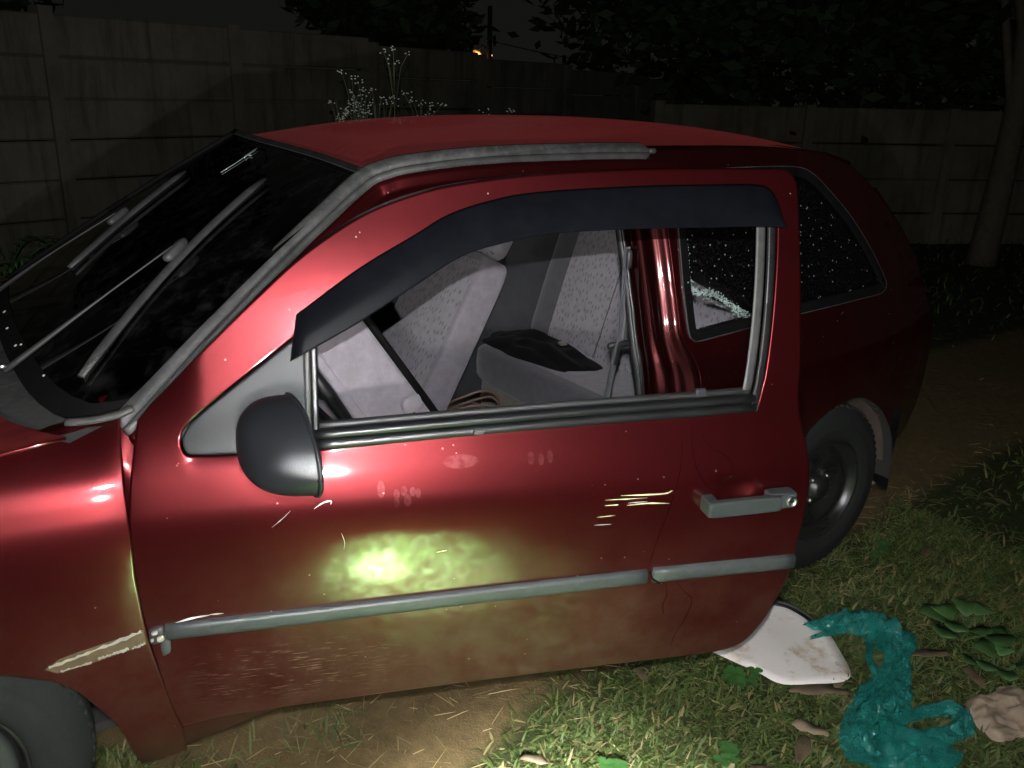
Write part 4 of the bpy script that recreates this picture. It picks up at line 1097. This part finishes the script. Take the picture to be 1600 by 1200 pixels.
def leaf_data(c, L, W, az, tilt=.15, curl=.25, n=6, lobes=0):
    """one broad leaf with a midrib fold, outline by half widths"""
    V = []; F = []; c = Vector(c)
    d = Vector((math.cos(az), math.sin(az), 0)); s_ = Vector((-math.sin(az), math.cos(az), 0))
    for i in range(n+1):
        t = i/n; w = W*math.sin(math.pi*min(1, t*.96+.03))**.7*(1+(.35*math.sin(t*lobes*math.pi*2) if lobes else 0))
        p = c+d*(L*t*math.cos(tilt+curl*t))+Vector((0, 0, L*t*math.sin(tilt)+curl*L*t*t*-.4))
        V += [p-s_*w*.5+Vector((0, 0, .12*w)), p, p+s_*w*.5+Vector((0, 0, .12*w))]
    for i in range(n):
        a = 3*i; F += [(a, a+1, a+4, a+3), (a+1, a+2, a+5, a+4)]
    return V, F
leafm = plastic('brown_dry_leaf', (.085, .058, .032), .75, .45, 60, .5); leafp = plastic('pale_dry_leaf', (.19, .145, .092), .75, .3, 60, .5)
clover_m = plastic('clover_leaf', (.030, .090, .020), .5, .3, 80, .3); weed_m = plastic('weed_leaf', (.035, .085, .022), .5, .35, 50, .4)
def solid(o, t=.0012):
    m_ = o.modifiers.new('thickness', 'SOLIDIFY'); m_.thickness = t; return o
LV = [(1.243,-.215,.030,.07,.045,2.4,'p','pale dry leaf on the straw below the door sill'), (1.57,-.46,.02,.085,.05,.9,'p','pale dry leaf at the bottom edge right of the clover'),
      (1.735,-.515,.02,.12,.055,.5,'b','long brown dry leaf by the lower end of the plastic bag'), (1.66,-.53,.02,.08,.05,1.8,'b','small brown dry leaf at the bottom edge by the plastic bag'),
      (1.905,-.345,.035,.17,.06,-.55,'b','long brown dry leaf lying on the edge of the white board'), (2.02,-.395,.03,.10,.05,.3,'b','brown dry leaf beside the white board and the bag'),
      (1.62,-.12,.03,.07,.045,1.2,'b','brown dry leaf in the grass under the door'), (1.86,-.50,.03,.09,.07,2.0,'p','pale lobed dry leaf in the grass left of the bag'),
      (2.42,-.47,.03,.12,.06,2.6,'b','brown dry leaf between the bag and the broad-leaved weed'), (2.36,-.60,.03,.10,.05,1.1,'b','brown dry leaf beside the crumpled pale paper'),
      (2.85,-.12,.03,.10,.05,.4,'b','brown dry leaf in the dark grass behind the wheel')]
for (x, y, z, L, W, az, k, lab) in LV:
    v, f = leaf_data((x, y, gz(x, y)+z), L, W*.62, az, .05, .25, 9, 0)
    v = [Vector((q.x, q.y, q.z+.010*noise.noise(Vector((q.x*40, q.y*40, L*90))))) for q in v]
    solid(top_mesh('dry_leaf', v, f, leafp if k == 'p' else leafm, lab, 'dry leaf', 'dry leaves on the grass'))
def clover(x, y, r_, n, lab):
    t = thing('clover', (x, y, gz(x, y)), lab, 'clover', 'clover plants in the grass')
    for i in range(n):
        a = random.uniform(0, 6.28); rr = r_*math.sqrt(random.random()); px, py = x+rr*math.cos(a), y+rr*math.sin(a); h = random.uniform(.035, .065)
        st = tube('stem', [(px*.7+x*.3, py*.7+y*.3, gz(x, y)), (px, py, gz(x, y)+h)], .0011, clover_m, t, 5)
        vv = []
        a0 = random.uniform(0, 6)
        for k in range(3):
            az = a0+k*2.09; vv.append(leaf_data((px, py, gz(x, y)+h), .024, .023, az, .1, .1, 4))
        mesh('leaf', *merge(vv), clover_m, t)
clover(1.845, -.255, .05, 9, 'bright clover growing against the left corner of the white board')
clover(1.575, -.425, .03, 4, 'small bright clover at the bottom edge of the lawn')
clover(1.35, -.30, .04, 3, 'clover among the straw at the bottom left of the lawn')
clover(2.74, -.02, .04, 4, 'dim clover in the grass beside the rear wheel')
def broad_weed(x, y, r_, n, L, lab):
    t = thing('broad_leaved_weed', (x, y, gz(x, y)), lab, 'weed', 'broad-leaved weeds')
    for i in range(n):
        a = 6.28*i/n+random.uniform(-.4, .4); rr = r_*random.uniform(0, .6); px, py = x+rr*math.cos(a), y+rr*math.sin(a); h = random.uniform(.03, .09)
        st = tube('stem', [(x, y, gz(x, y)), (px, py, gz(x, y)+h)], .002, weed_m, t, 5)
        solid(mesh('leaf', *leaf_data((px, py, gz(x, y)+h), L*random.uniform(.7, 1.2), L*.62*random.uniform(.8, 1.1), a, .35, .7, 6), weed_m, t), .0008)
broad_weed(2.55, -.43, .12, 9, .12, 'broad-leaved weed with large rounded leaves behind the plastic bag')
broad_weed(2.47, -.57, .10, 8, .10, 'broad-leaved weed spreading beside the crumpled pale paper')
broad_weed(2.70, -.60, .12, 7, .11, 'broad-leaved weed at the right edge of the lawn')

# white board with a curved dark edge
bo = [Vector((*p, 0)) for p in [(1.845,-.10),(1.93,-.085),(2.06,-.055),(2.205,-.028),(2.235,-.10),(2.222,-.20),(2.175,-.29),(2.118,-.372),(2.06,-.395),(1.985,-.37),(1.905,-.325),(1.885,-.25),(1.862,-.17)]]
bo = catmull(bo, 4, True); n = len(bo); c0 = sum(bo, Vector())/n
bh = lambda p: .036+.010*math.sin(p.x*14)+.012*noise.noise(Vector((p.x*7, p.y*7, 4)))
bv = []; bf_ = []
ringsK = (1, .8, .6, .4, .2)
for q in ringsK: bv += [(c0.x+(p.x-c0.x)*q, c0.y+(p.y-c0.y)*q, bh(c0+(p-c0)*q)) for p in bo]
bv.append((c0.x, c0.y, bh(c0)))
for r_ in range(len(ringsK)-1):
    for i in range(n): bf_.append((r_*n+i, r_*n+(i+1) % n, (r_+1)*n+(i+1) % n, (r_+1)*n+i))
for i in range(n): bf_.append(((len(ringsK)-1)*n+i, (len(ringsK)-1)*n+(i+1) % n, len(bv)-1))
def board_mat():
    m, nt, b = new_mat('soiled_white_board')
    n1 = tex(nt, 16, 8, .72); n2 = tex(nt, 4, 5, .6)
    f = mth(nt, 'MULTIPLY', smap(nt, n1.outputs[0], .46, .68), smap(nt, n2.outputs[0], .42, .62))
    c = mixc(nt, mth(nt, 'MULTIPLY', f, .85), (.62, .585, .55), (.34, .22, .10))
    nt.links.new(c, b.inputs['Base Color']); b.inputs['Roughness'].default_value = .6
    bump(nt, b, n1.outputs[0], .2, .003); return m
board = solid(top_mesh('white_board', bv, bf_, board_mat(), 'soiled white plastic board lying on the grass behind the door', 'board'), .0022)
edge = [Vector((p.x, p.y, bh(p)+.0035)) for p in catmull([(2.185,-.040,0),(2.213,-.085,0),(2.219,-.14,0),(2.205,-.20,0)], 6)]
tube('dark_edge', edge, [.002]+[.0075]*(len(edge)-2)+[.002], 'trim', board, 6, .5)

# crumpled teal plastic bag
def bag_mat():
    m, nt, b = new_mat('teal_plastic_film')
    n1 = tex(nt, 18, 6, .6); n2 = tex(nt, 60, 5, .6)
    c = ramp(nt, [(.3, (.010, .155, .130)), (.7, (.035, .27, .235))], n1.outputs[0]).outputs[0]
    nt.links.new(c, b.inputs['Base Color']); b.inputs['Roughness'].default_value = .17
    b.inputs['Specular IOR Level'].default_value = .5
    rv = tex(nt, 70, kind='ShaderNodeTexVoronoi'); rv.feature = 'DISTANCE_TO_EDGE'
    h = mth(nt, 'ADD', mth(nt, 'MULTIPLY', rv.outputs['Distance'], .8), mth(nt, 'MULTIPLY', n2.outputs[0], .3)); bump(nt, b, h, .5, .006)
    tr = nt.nodes.new('ShaderNodeBsdfTransparent'); tr.inputs[0].default_value = (.35, .75, .68, 1)
    tl = nt.nodes.new('ShaderNodeBsdfTranslucent'); nt.links.new(c, tl.inputs[0])
    m1 = nt.nodes.new('ShaderNodeMixShader'); m1.inputs[0].default_value = .3
    nt.links.new(b.outputs[0], m1.inputs[1]); nt.links.new(tl.outputs[0], m1.inputs[2])
    m2 = nt.nodes.new('ShaderNodeMixShader'); m2.inputs[0].default_value = .42
    nt.links.new(m1.outputs[0], m2.inputs[1]); nt.links.new(tr.outputs[0], m2.inputs[2])
    nt.links.new(m2.outputs[0], nt.nodes['Material Output'].inputs[0])
    return m
def film(spine, widths, heights, seed, nv=46, sub=14):
    """thin film lying in soft folds along a spine, its edges ragged and touching the grass"""
    P = catmull(spine, sub); V = []; F = []; L = len(P)
    for i, p in enumerate(P):
        tt = i/(L-1)
        t = (P[min(i+1, L-1)]-P[max(i-1, 0)]); t.z = 0; t.normalize(); sd = Vector((-t.y, t.x, 0))
        w = interp(tt, np.linspace(0, 1, len(widths)), widths); h = interp(tt, np.linspace(0, 1, len(heights)), heights)
        for k in range(nv+1):
            v = 2*k/nv-1
            s0 = i*.045
            lat = v+.30*noise.noise(Vector((v*1.3+seed, s0*2.2, 0)))+.10*noise.noise(Vector((v*5, s0*7, seed)))
            f1 = .5-abs(noise.noise(Vector((v*2.3+seed, s0*1.6, 4)))); f2 = .5-abs(noise.noise(Vector((v*4.2, s0*1.7, seed+2)))); f3 = .5-abs(noise.noise(Vector((v*9.5, s0*3.6, seed+7))))
            dome = max(0, 1-v*v)**1.15
            q0 = p+sd*(lat*w)
            d1 = noise.voronoi(Vector((q0.x*22, q0.y*22, seed)))[0]; d2 = noise.voronoi(Vector((q0.x*52+3, q0.y*52, seed)))[0]
            cr = .60*min(.8, d1[1]-d1[0])+.30*min(.8, d2[1]-d2[0])-.25
            z = p.z+.62*h*dome*(.25+1.6*f1*f1)+h*1.15*cr*(.30+.70*dome)
            z0_ = p.z+.72*h*dome*(.30+2.0*f1*f1)+h*(.50*(f2-.3)+.12*(f3-.3))*(.20+.80*dome)
            V.append(Vector((p.x, p.y, 0))+sd*(lat*w*1.15)+t*(.022*noise.noise(Vector((v*2.5, s0*3, seed+11))))+Vector((0, 0, max(p.z*.4, z))))
    m_ = nv+1
    for i in range(L-1):
        for k in range(nv): F.append((i*m_+k, (i+1)*m_+k, (i+1)*m_+k+1, i*m_+k+1))
    return V, F
bagp = [film([(2.135,-.21,.065),(2.20,-.24,.07),(2.27,-.268,.06),(2.318,-.30,.05),(2.315,-.36,.045),(2.25,-.42,.045),(2.165,-.462,.04),(2.08,-.497,.035),(2.00,-.535,.035),(1.92,-.585,.03),(1.86,-.625,.03)], [.010,.030,.058,.070,.052,.030,.036,.056,.066,.074,.05], [.02,.06,.085,.10,.095,.075,.075,.085,.085,.075,.03], 1.3),
        film([(2.085,-.258,.075),(2.14,-.262,.072),(2.22,-.275,.07)], [.003,.010,.018], [.01,.02,.03], 5.1, 14),
        film([(1.985,-.59,.04),(2.04,-.63,.04),(2.10,-.655,.04),(2.16,-.66,.04),(2.195,-.63,.04),(2.175,-.598,.04),(2.11,-.575,.04),(2.03,-.555,.04)], [.036,.026,.022,.022,.024,.020,.016,.02], [.07,.06,.055,.06,.06,.05,.045,.05], 8.2, 26, 10),
        film([(1.91,-.60,.035),(1.96,-.645,.035),(2.03,-.68,.035),(2.075,-.69,.03)], [.05,.052,.046,.014], [.07,.065,.055,.02], 12.7, 34, 12),
        film([(2.25,-.335,.05),(2.19,-.375,.05),(2.15,-.425,.045)], [.010,.008,.010], [.03,.02,.03], 15.2, 12, 8)]
top_mesh('plastic_bag', *merge(bagp), bag_mat(), 'crumpled teal plastic bag trailing over the grass beside the white board', 'bag')
# pale crumpled paper at the right edge
pv, pf_ = heap(2.33, -.685, lambda x, y: gz(x, y)+.012, .13, .085, .030, 21.0, 44)
pv = [Vector(p)+Vector((.012*noise.noise(Vector((p[0]*38, p[1]*38, 1))), .012*noise.noise(Vector((p[0]*38, p[1]*38, 7))), .022*(.4-abs(noise.noise(Vector((p[0]*22, p[1]*26, 3))))))) for p in pv]
solid(top_mesh('crumpled_paper', pv, pf_, plastic('soiled_paper', (.22, .165, .115), .8, .45, 60, .5), 'pale crumpled paper in the grass at the right edge', 'paper'), .002)

# ================================================================== WALLS
def concrete():
    m, nt, b = new_mat('stained_precast_concrete')
    n1 = tex(nt, 1.8, 8, .7); n2 = tex(nt, 30, 6, .7)
    tc = nt.nodes.new('ShaderNodeTexCoord'); mp = nt.nodes.new('ShaderNodeMapping'); mp.inputs['Scale'].default_value = (9, 9, .9); nt.links.new(tc.outputs['Object'], mp.inputs[0])
    n3 = tex(nt, 1, 6, .7, vec=mp.outputs[0])
    c = ramp(nt, [(.25, (.052, .049, .035)), (.5, (.094, .088, .066)), (.75, (.13, .12, .094))], n1.outputs[0]).outputs[0]
    c = mixc(nt, smap(nt, n3.outputs[0], .45, .7, 0, .65), c, (.03, .029, .02))
    c = mixc(nt, smap(nt, n2.outputs[0], .55, .75, 0, .3), c, (.07, .07, .05))
    nt.links.new(c, b.inputs['Base Color']); b.inputs['Roughness'].default_value = .92; b.inputs['Specular IOR Level'].default_value = .2
    bump(nt, b, mth(nt, 'ADD', n2.outputs[0], n1.outputs[0]), .5, .01); return m
M['conc'] = concrete()
def wall(name, p0, direc, n0, n1, L, ph, rows_, base, label, drop=0.):
    """posts every L along direc from p0 with stacked panels between; n0..n1 are bay numbers"""
    d = Vector((*direc, 0)).normalized(); nrm = Vector((d.y, -d.x, 0))      # towards the camera side
    t = thing(name, (p0[0], p0[1], 0), label, 'wall')
    H = base+ph*rows_
    for k in range(n0, n1+1):
        c = Vector((p0[0], p0[1], -drop*max(0, k)))+d*(k*L)
        V = []
        for z in (-.1, H+.03+random.uniform(-.02, .02)):
            for a, b_ in ((-.065, -.06), (.065, -.06), (.05, .075), (-.05, .075)): V.append(c+d*a+nrm*b_+Vector((0, 0, z)))
        mesh('post', V, [(0,1,2,3)[::-1], (4,5,6,7), (0,1,5,4), (1,2,6,5), (2,3,7,6), (3,0,4,7)], 'conc', t, False)
        if k == n1: break
        for r_ in range(rows_):
            z0 = base+ph*r_+.004; z1 = z0+ph-.008
            o_ = random.uniform(-.006, .006); tl = random.uniform(-.006, .006)
            V = []
            for (a, zz, y) in ((.05, z0, 0), (L-.05, z0, 0), (L-.05, z1, 0), (.05, z1, 0)):
                V.append(c+d*a+nrm*(.030+o_)+Vector((0, 0, zz+(tl if a > 1 else 0))))
            F = []
            m_ = 0.012
            Vf = [c+d*a+nrm*(.042+o_)+Vector((0, 0, zz+(tl if a > 1 else 0))) for a, zz in ((.05, z0+m_), (L-.05, z0+m_), (L-.05, z1-m_), (.05, z1-m_))]
            Vb = [v-nrm*.035 for v in V]
            VV = V+Vf+Vb
            F = [(4,5,6,7), (0,1,5,4), (1,2,6,5), (2,3,7,6), (3,0,4,7), (1,0,8,9), (2,1,9,10), (3,2,10,11), (0,3,11,8), (11,10,9,8)]
            mesh('panel', VV, F, 'conc', t, False)
    return t
wall('concrete_wall', (2.62, 6.47), (.97, .242), -4, 5, 1.505, .297, 7, -.13, 'grey precast concrete panel wall behind the car on the left', .06)
wall('concrete_wall', (7.98, 4.66), (.90, -.436), -1, 5, 1.60, .36, 4, -.03, 'low dim concrete panel wall behind the tail of the car on the right')

# ================================================================== PLANTS, TREES, STREET LAMP
stem_m = plastic('green_stem', (.06, .085, .03), .7, .3); petal = plastic('white_petal', (.48, .48, .45), .7, .05, 60, .1); hleaf = plastic('herb_leaf', (.04, .07, .02), .7, .3)
def flower_weed(x, y, h, spread, n, lab):
    t = thing('flowering_weed', (x, y, 0), lab, 'plant', 'white-flowered weeds behind the car')
    for i in range(n):
        a = random.uniform(0, 6.28); r_ = spread*random.random(); hh = h*random.uniform(.72, 1.0) if i else h
        top = Vector((x+r_*math.cos(a), y+r_*math.sin(a)*.6, hh)); mid = Vector((x+.4*r_*math.cos(a), y, hh*.55))
        pth = catmull([(x+random.uniform(-.05, .05), y+random.uniform(-.05, .05), 0), mid, top], 5)
        v = [tube_data(pth, [.006*(1-.7*k/(len(pth)-1)) for k in range(len(pth))], 5)]
        fl = []
        for j in range(random.randint(3, 6)):
            b = top+Vector((random.gauss(0, .045), random.gauss(0, .04), random.gauss(-.02, .035)))
            v.append(tube_data([pth[-3], (pth[-2]+b)/2, b], .0016, 4))
            for q in range(random.randint(3, 6)):
                c = b+Vector((random.gauss(0, .013), random.gauss(0, .012), random.gauss(0, .010)))
                fl.append(rbox(c, random.uniform(.003, .0065), random.uniform(.003, .006), .003, (1, 0, random.uniform(-.5, .5)), (0, 1, 0), (0, 0, 1), .9, 3))
        mesh('stem', *merge(v), stem_m, t)
        tag(mesh('flower_head', *merge(fl), petal, t), kind='stuff')
        lv = []
        for j in range(10):
            p = pth[random.randint(2, len(pth)-3)]
            lv.append(leaf_data(p, random.uniform(.05, .11), random.uniform(.015, .03), random.uniform(0, 6.28), .3, .6, 4))
        mesh('foliage', *merge(lv), hleaf, t)
flower_weed(2.28, 2.62, 1.66, .06, 2, 'tallest white-flowered weed, its stalk rising over the car roof')
flower_weed(2.05, 2.60, 1.50, .15, 8, 'white-flowered weed at the left of the clump behind the roof')
flower_weed(2.20, 2.55, 1.40, .20, 10, 'dense white-flowered weed in the middle of the clump behind the roof')
flower_weed(2.42, 2.60, 1.42, .12, 8, 'white-flowered weed at the right of the clump behind the roof')
flower_weed(2.85, 2.60, 1.37, .12, 4, 'small white-flowered weed under the street lamp behind the roof')

bark = plastic('dark_bark', (.06, .05, .035), .9, .3, 20, .6); crown_m = vcol_mat('tree_leaves', .7, .2)
def tree(name, x, y, h, r_, nleaf, lab, cz=.68, tone=(.020, .032, .012), size=.24, group='trees beyond the walls'):
    t = thing(name, (x, y, 0), lab, 'tree', group)
    pth = catmull([(x, y, -.1), (x+.1, y, h*.3), (x-.05, y+.1, h*.62)], 5)
    v = [tube_data(pth, [.16*h/6*(1-.55*k/(len(pth)-1)) for k in range(len(pth))], 9)]
    tips = []
    for i in range(9):
        a = 6.28*i/9+random.uniform(-.3, .3); e = Vector((x+r_*.75*math.cos(a), y+r_*.75*math.sin(a), h*cz+random.uniform(-.25, .35)*r_))
        v.append(tube_data(catmull([pth[random.randint(4, len(pth)-1)], (pth[-1]+e)/2+Vector((0, 0, .15)), e], 4), [.05*h/6*(1-.1*k) for k in range(9)], 6)); tips.append(e)
    mesh('trunk', *merge(v), bark, t)
    cl = [Vector((x, y, h*cz))+Vector((random.gauss(0, 1), random.gauss(0, 1), random.gauss(0, .85))).normalized()*r_*random.random()**.4 for _ in range(60)]+tips
    n = nleaf; V = np.zeros((n, 4, 3)); cols = np.zeros((n, 3))
    for i in range(n):
        c = cl[i % len(cl)]; s_ = r_*.17
        p = c+Vector((random.gauss(0, s_), random.gauss(0, s_), random.gauss(0, s_*.8)))
        a = Vector((random.gauss(0, 1), random.gauss(0, 1), random.gauss(0, .6))).normalized(); b = a.cross(Vector((random.gauss(0, 1), random.gauss(0, 1), random.gauss(0, 1)))).normalized()
        L = size*random.uniform(.6, 1.3)
        for k, q in enumerate((-a*L*.5, b*L*.22, a*L*.5, -b*L*.22)): V[i, k] = p+q-Vector((x, y, 0))
        cols[i] = np.array(tone)*random.uniform(.6, 1.7)
    me = bpy.data.meshes.new('crown'); me.from_pydata(V.reshape(-1, 3).tolist(), [], [(4*i, 4*i+1, 4*i+2, 4*i+3) for i in range(n)])
    at = me.color_attributes.new('tone', 'FLOAT_COLOR', 'POINT'); at.data.foreach_set('color', np.repeat(np.concatenate([cols, np.ones((n, 1))], 1), 4, axis=0).reshape(-1))
    link('crown', me, crown_m, t)
    return t
tree('broad_tree', 5.9, 10.2, 4.4, 1.05, 9000, 'dark round-crowned tree behind the wall left of the street lamp', .62)
tree('broad_tree', 9.6, 7.0, 5.6, 2.8, 18000, 'dark tree in the corner right of the street lamp', .62)
tree('broad_tree', 10.8, 5.6, 6.0, 3.0, 18000, 'tall dark tree behind the right wall near the corner', .60)
tree('broad_tree', 13.2, 4.2, 6.4, 3.2, 18000, 'tall dark tree behind the middle of the right wall', .58)
tree('broad_tree', 13.0, 1.6, 6.0, 3.0, 16000, 'dark tree behind the right end of the right wall', .58)
tree('broad_tree', .6, 8.6, 4.4, 1.2, 6000, 'dark tree overhanging the top left corner of the wall', .74)
# slim trunk in front of the right wall
tree('slim_tree', 8.65, 2.95, 5.2, 1.6, 5000, 'slim pale-trunked tree in front of the right wall at the right edge', .80)

palm = thing('palm_shrub', (.55, 4.6, 0), 'dark palm shrub at the left edge in front of the wall', 'palm')
for i in range(9):
    a = 6.28*i/9+.3; L = random.uniform(.55, .8)
    pth = [Vector((.55, 4.6, .2))+Vector((math.cos(a)*L*t, math.sin(a)*L*t, .95*t-.75*t*t)) for t in np.linspace(0, 1, 10)]
    rb = tube('frond', pth, [.008-.0006*k for k in range(10)], weed_m, palm, 5)
    lv = []
    for k in range(2, 10):
        for s_ in (-1, 1): lv.append(leaf_data(pth[k], .26, .022, a+s_*.8, .2, .9, 4))
    mesh('leaflets', *merge(lv), weed_m, rb)
tube('trunk', [(.55, 4.6, -.05), (.55, 4.6, .25)], [.06, .05], bark, palm, 10)

lampm, nt, b = new_mat('sodium_lamp_glow'); b.inputs['Emission Color'].default_value = (1, .50, .13, 1); b.inputs['Emission Strength'].default_value = 2.6
lp = Vector((16.86, 25.99, 2.70))       # far beyond the wall
sl = thing('street_lamp', (lp.x+.36, lp.y-.25, 0), 'lit orange street lamp on a pole far beyond the wall', 'street lamp')
tube('pole', [(lp.x+.36, lp.y-.25, -.2), (lp.x+.36, lp.y-.25, 4.3)], [.11, .08], 'conc', sl, 10)
tube('lamp_arm', [(lp.x+.36, lp.y-.25, 2.9), (lp.x+.15, lp.y-.10, 3.05), lp+Vector((0, 0, .08))], .03, 'card', sl, 8)
mesh('lamp_head', *rbox(lp+Vector((0, .3, .36)), .22, .12, .06, (.82,-.56,0), (.56,.82,0), (0,0,1), .6, 6), 'card', sl)
glowm, nt, b = new_mat('orange_lamp_halo'); b.inputs['Base Color'].default_value = (.3, .12, .03, 1); b.inputs['Emission Color'].default_value = (1, .36, .05, 1); b.inputs['Emission Strength'].default_value = .75  # glowing shell added to imitate the orange halo round the bulb
mesh('lamp_halo_shell', *rbox(lp+Vector((0, .12, -.02)), .24, .12, .21, (.82,-.56,0), (.56,.82,0), (0,0,1), 1, 8), glowm, sl)
mesh('bulb', *rbox(lp+Vector((-.06, -.12, 0)), .13, .10, .13, (1,0,0), (0,1,0), (0,0,1), 1, 8), lampm, sl)
mesh('side_lamp', *rbox(lp+Vector((.40,-.28,.02)), .05, .05, .05, (1,0,0), (0,1,0), (0,0,1), 1, 6), lampm, sl)
w0 = Vector((lp.x+.36, lp.y-.25, 3.2))
tube('wire', [w0+Vector((7*t, -5.5*t, -.5*math.sin(math.pi*t)-.3*t)) for t in np.linspace(0, 1, 12)], .018, 'card', sl, 5)
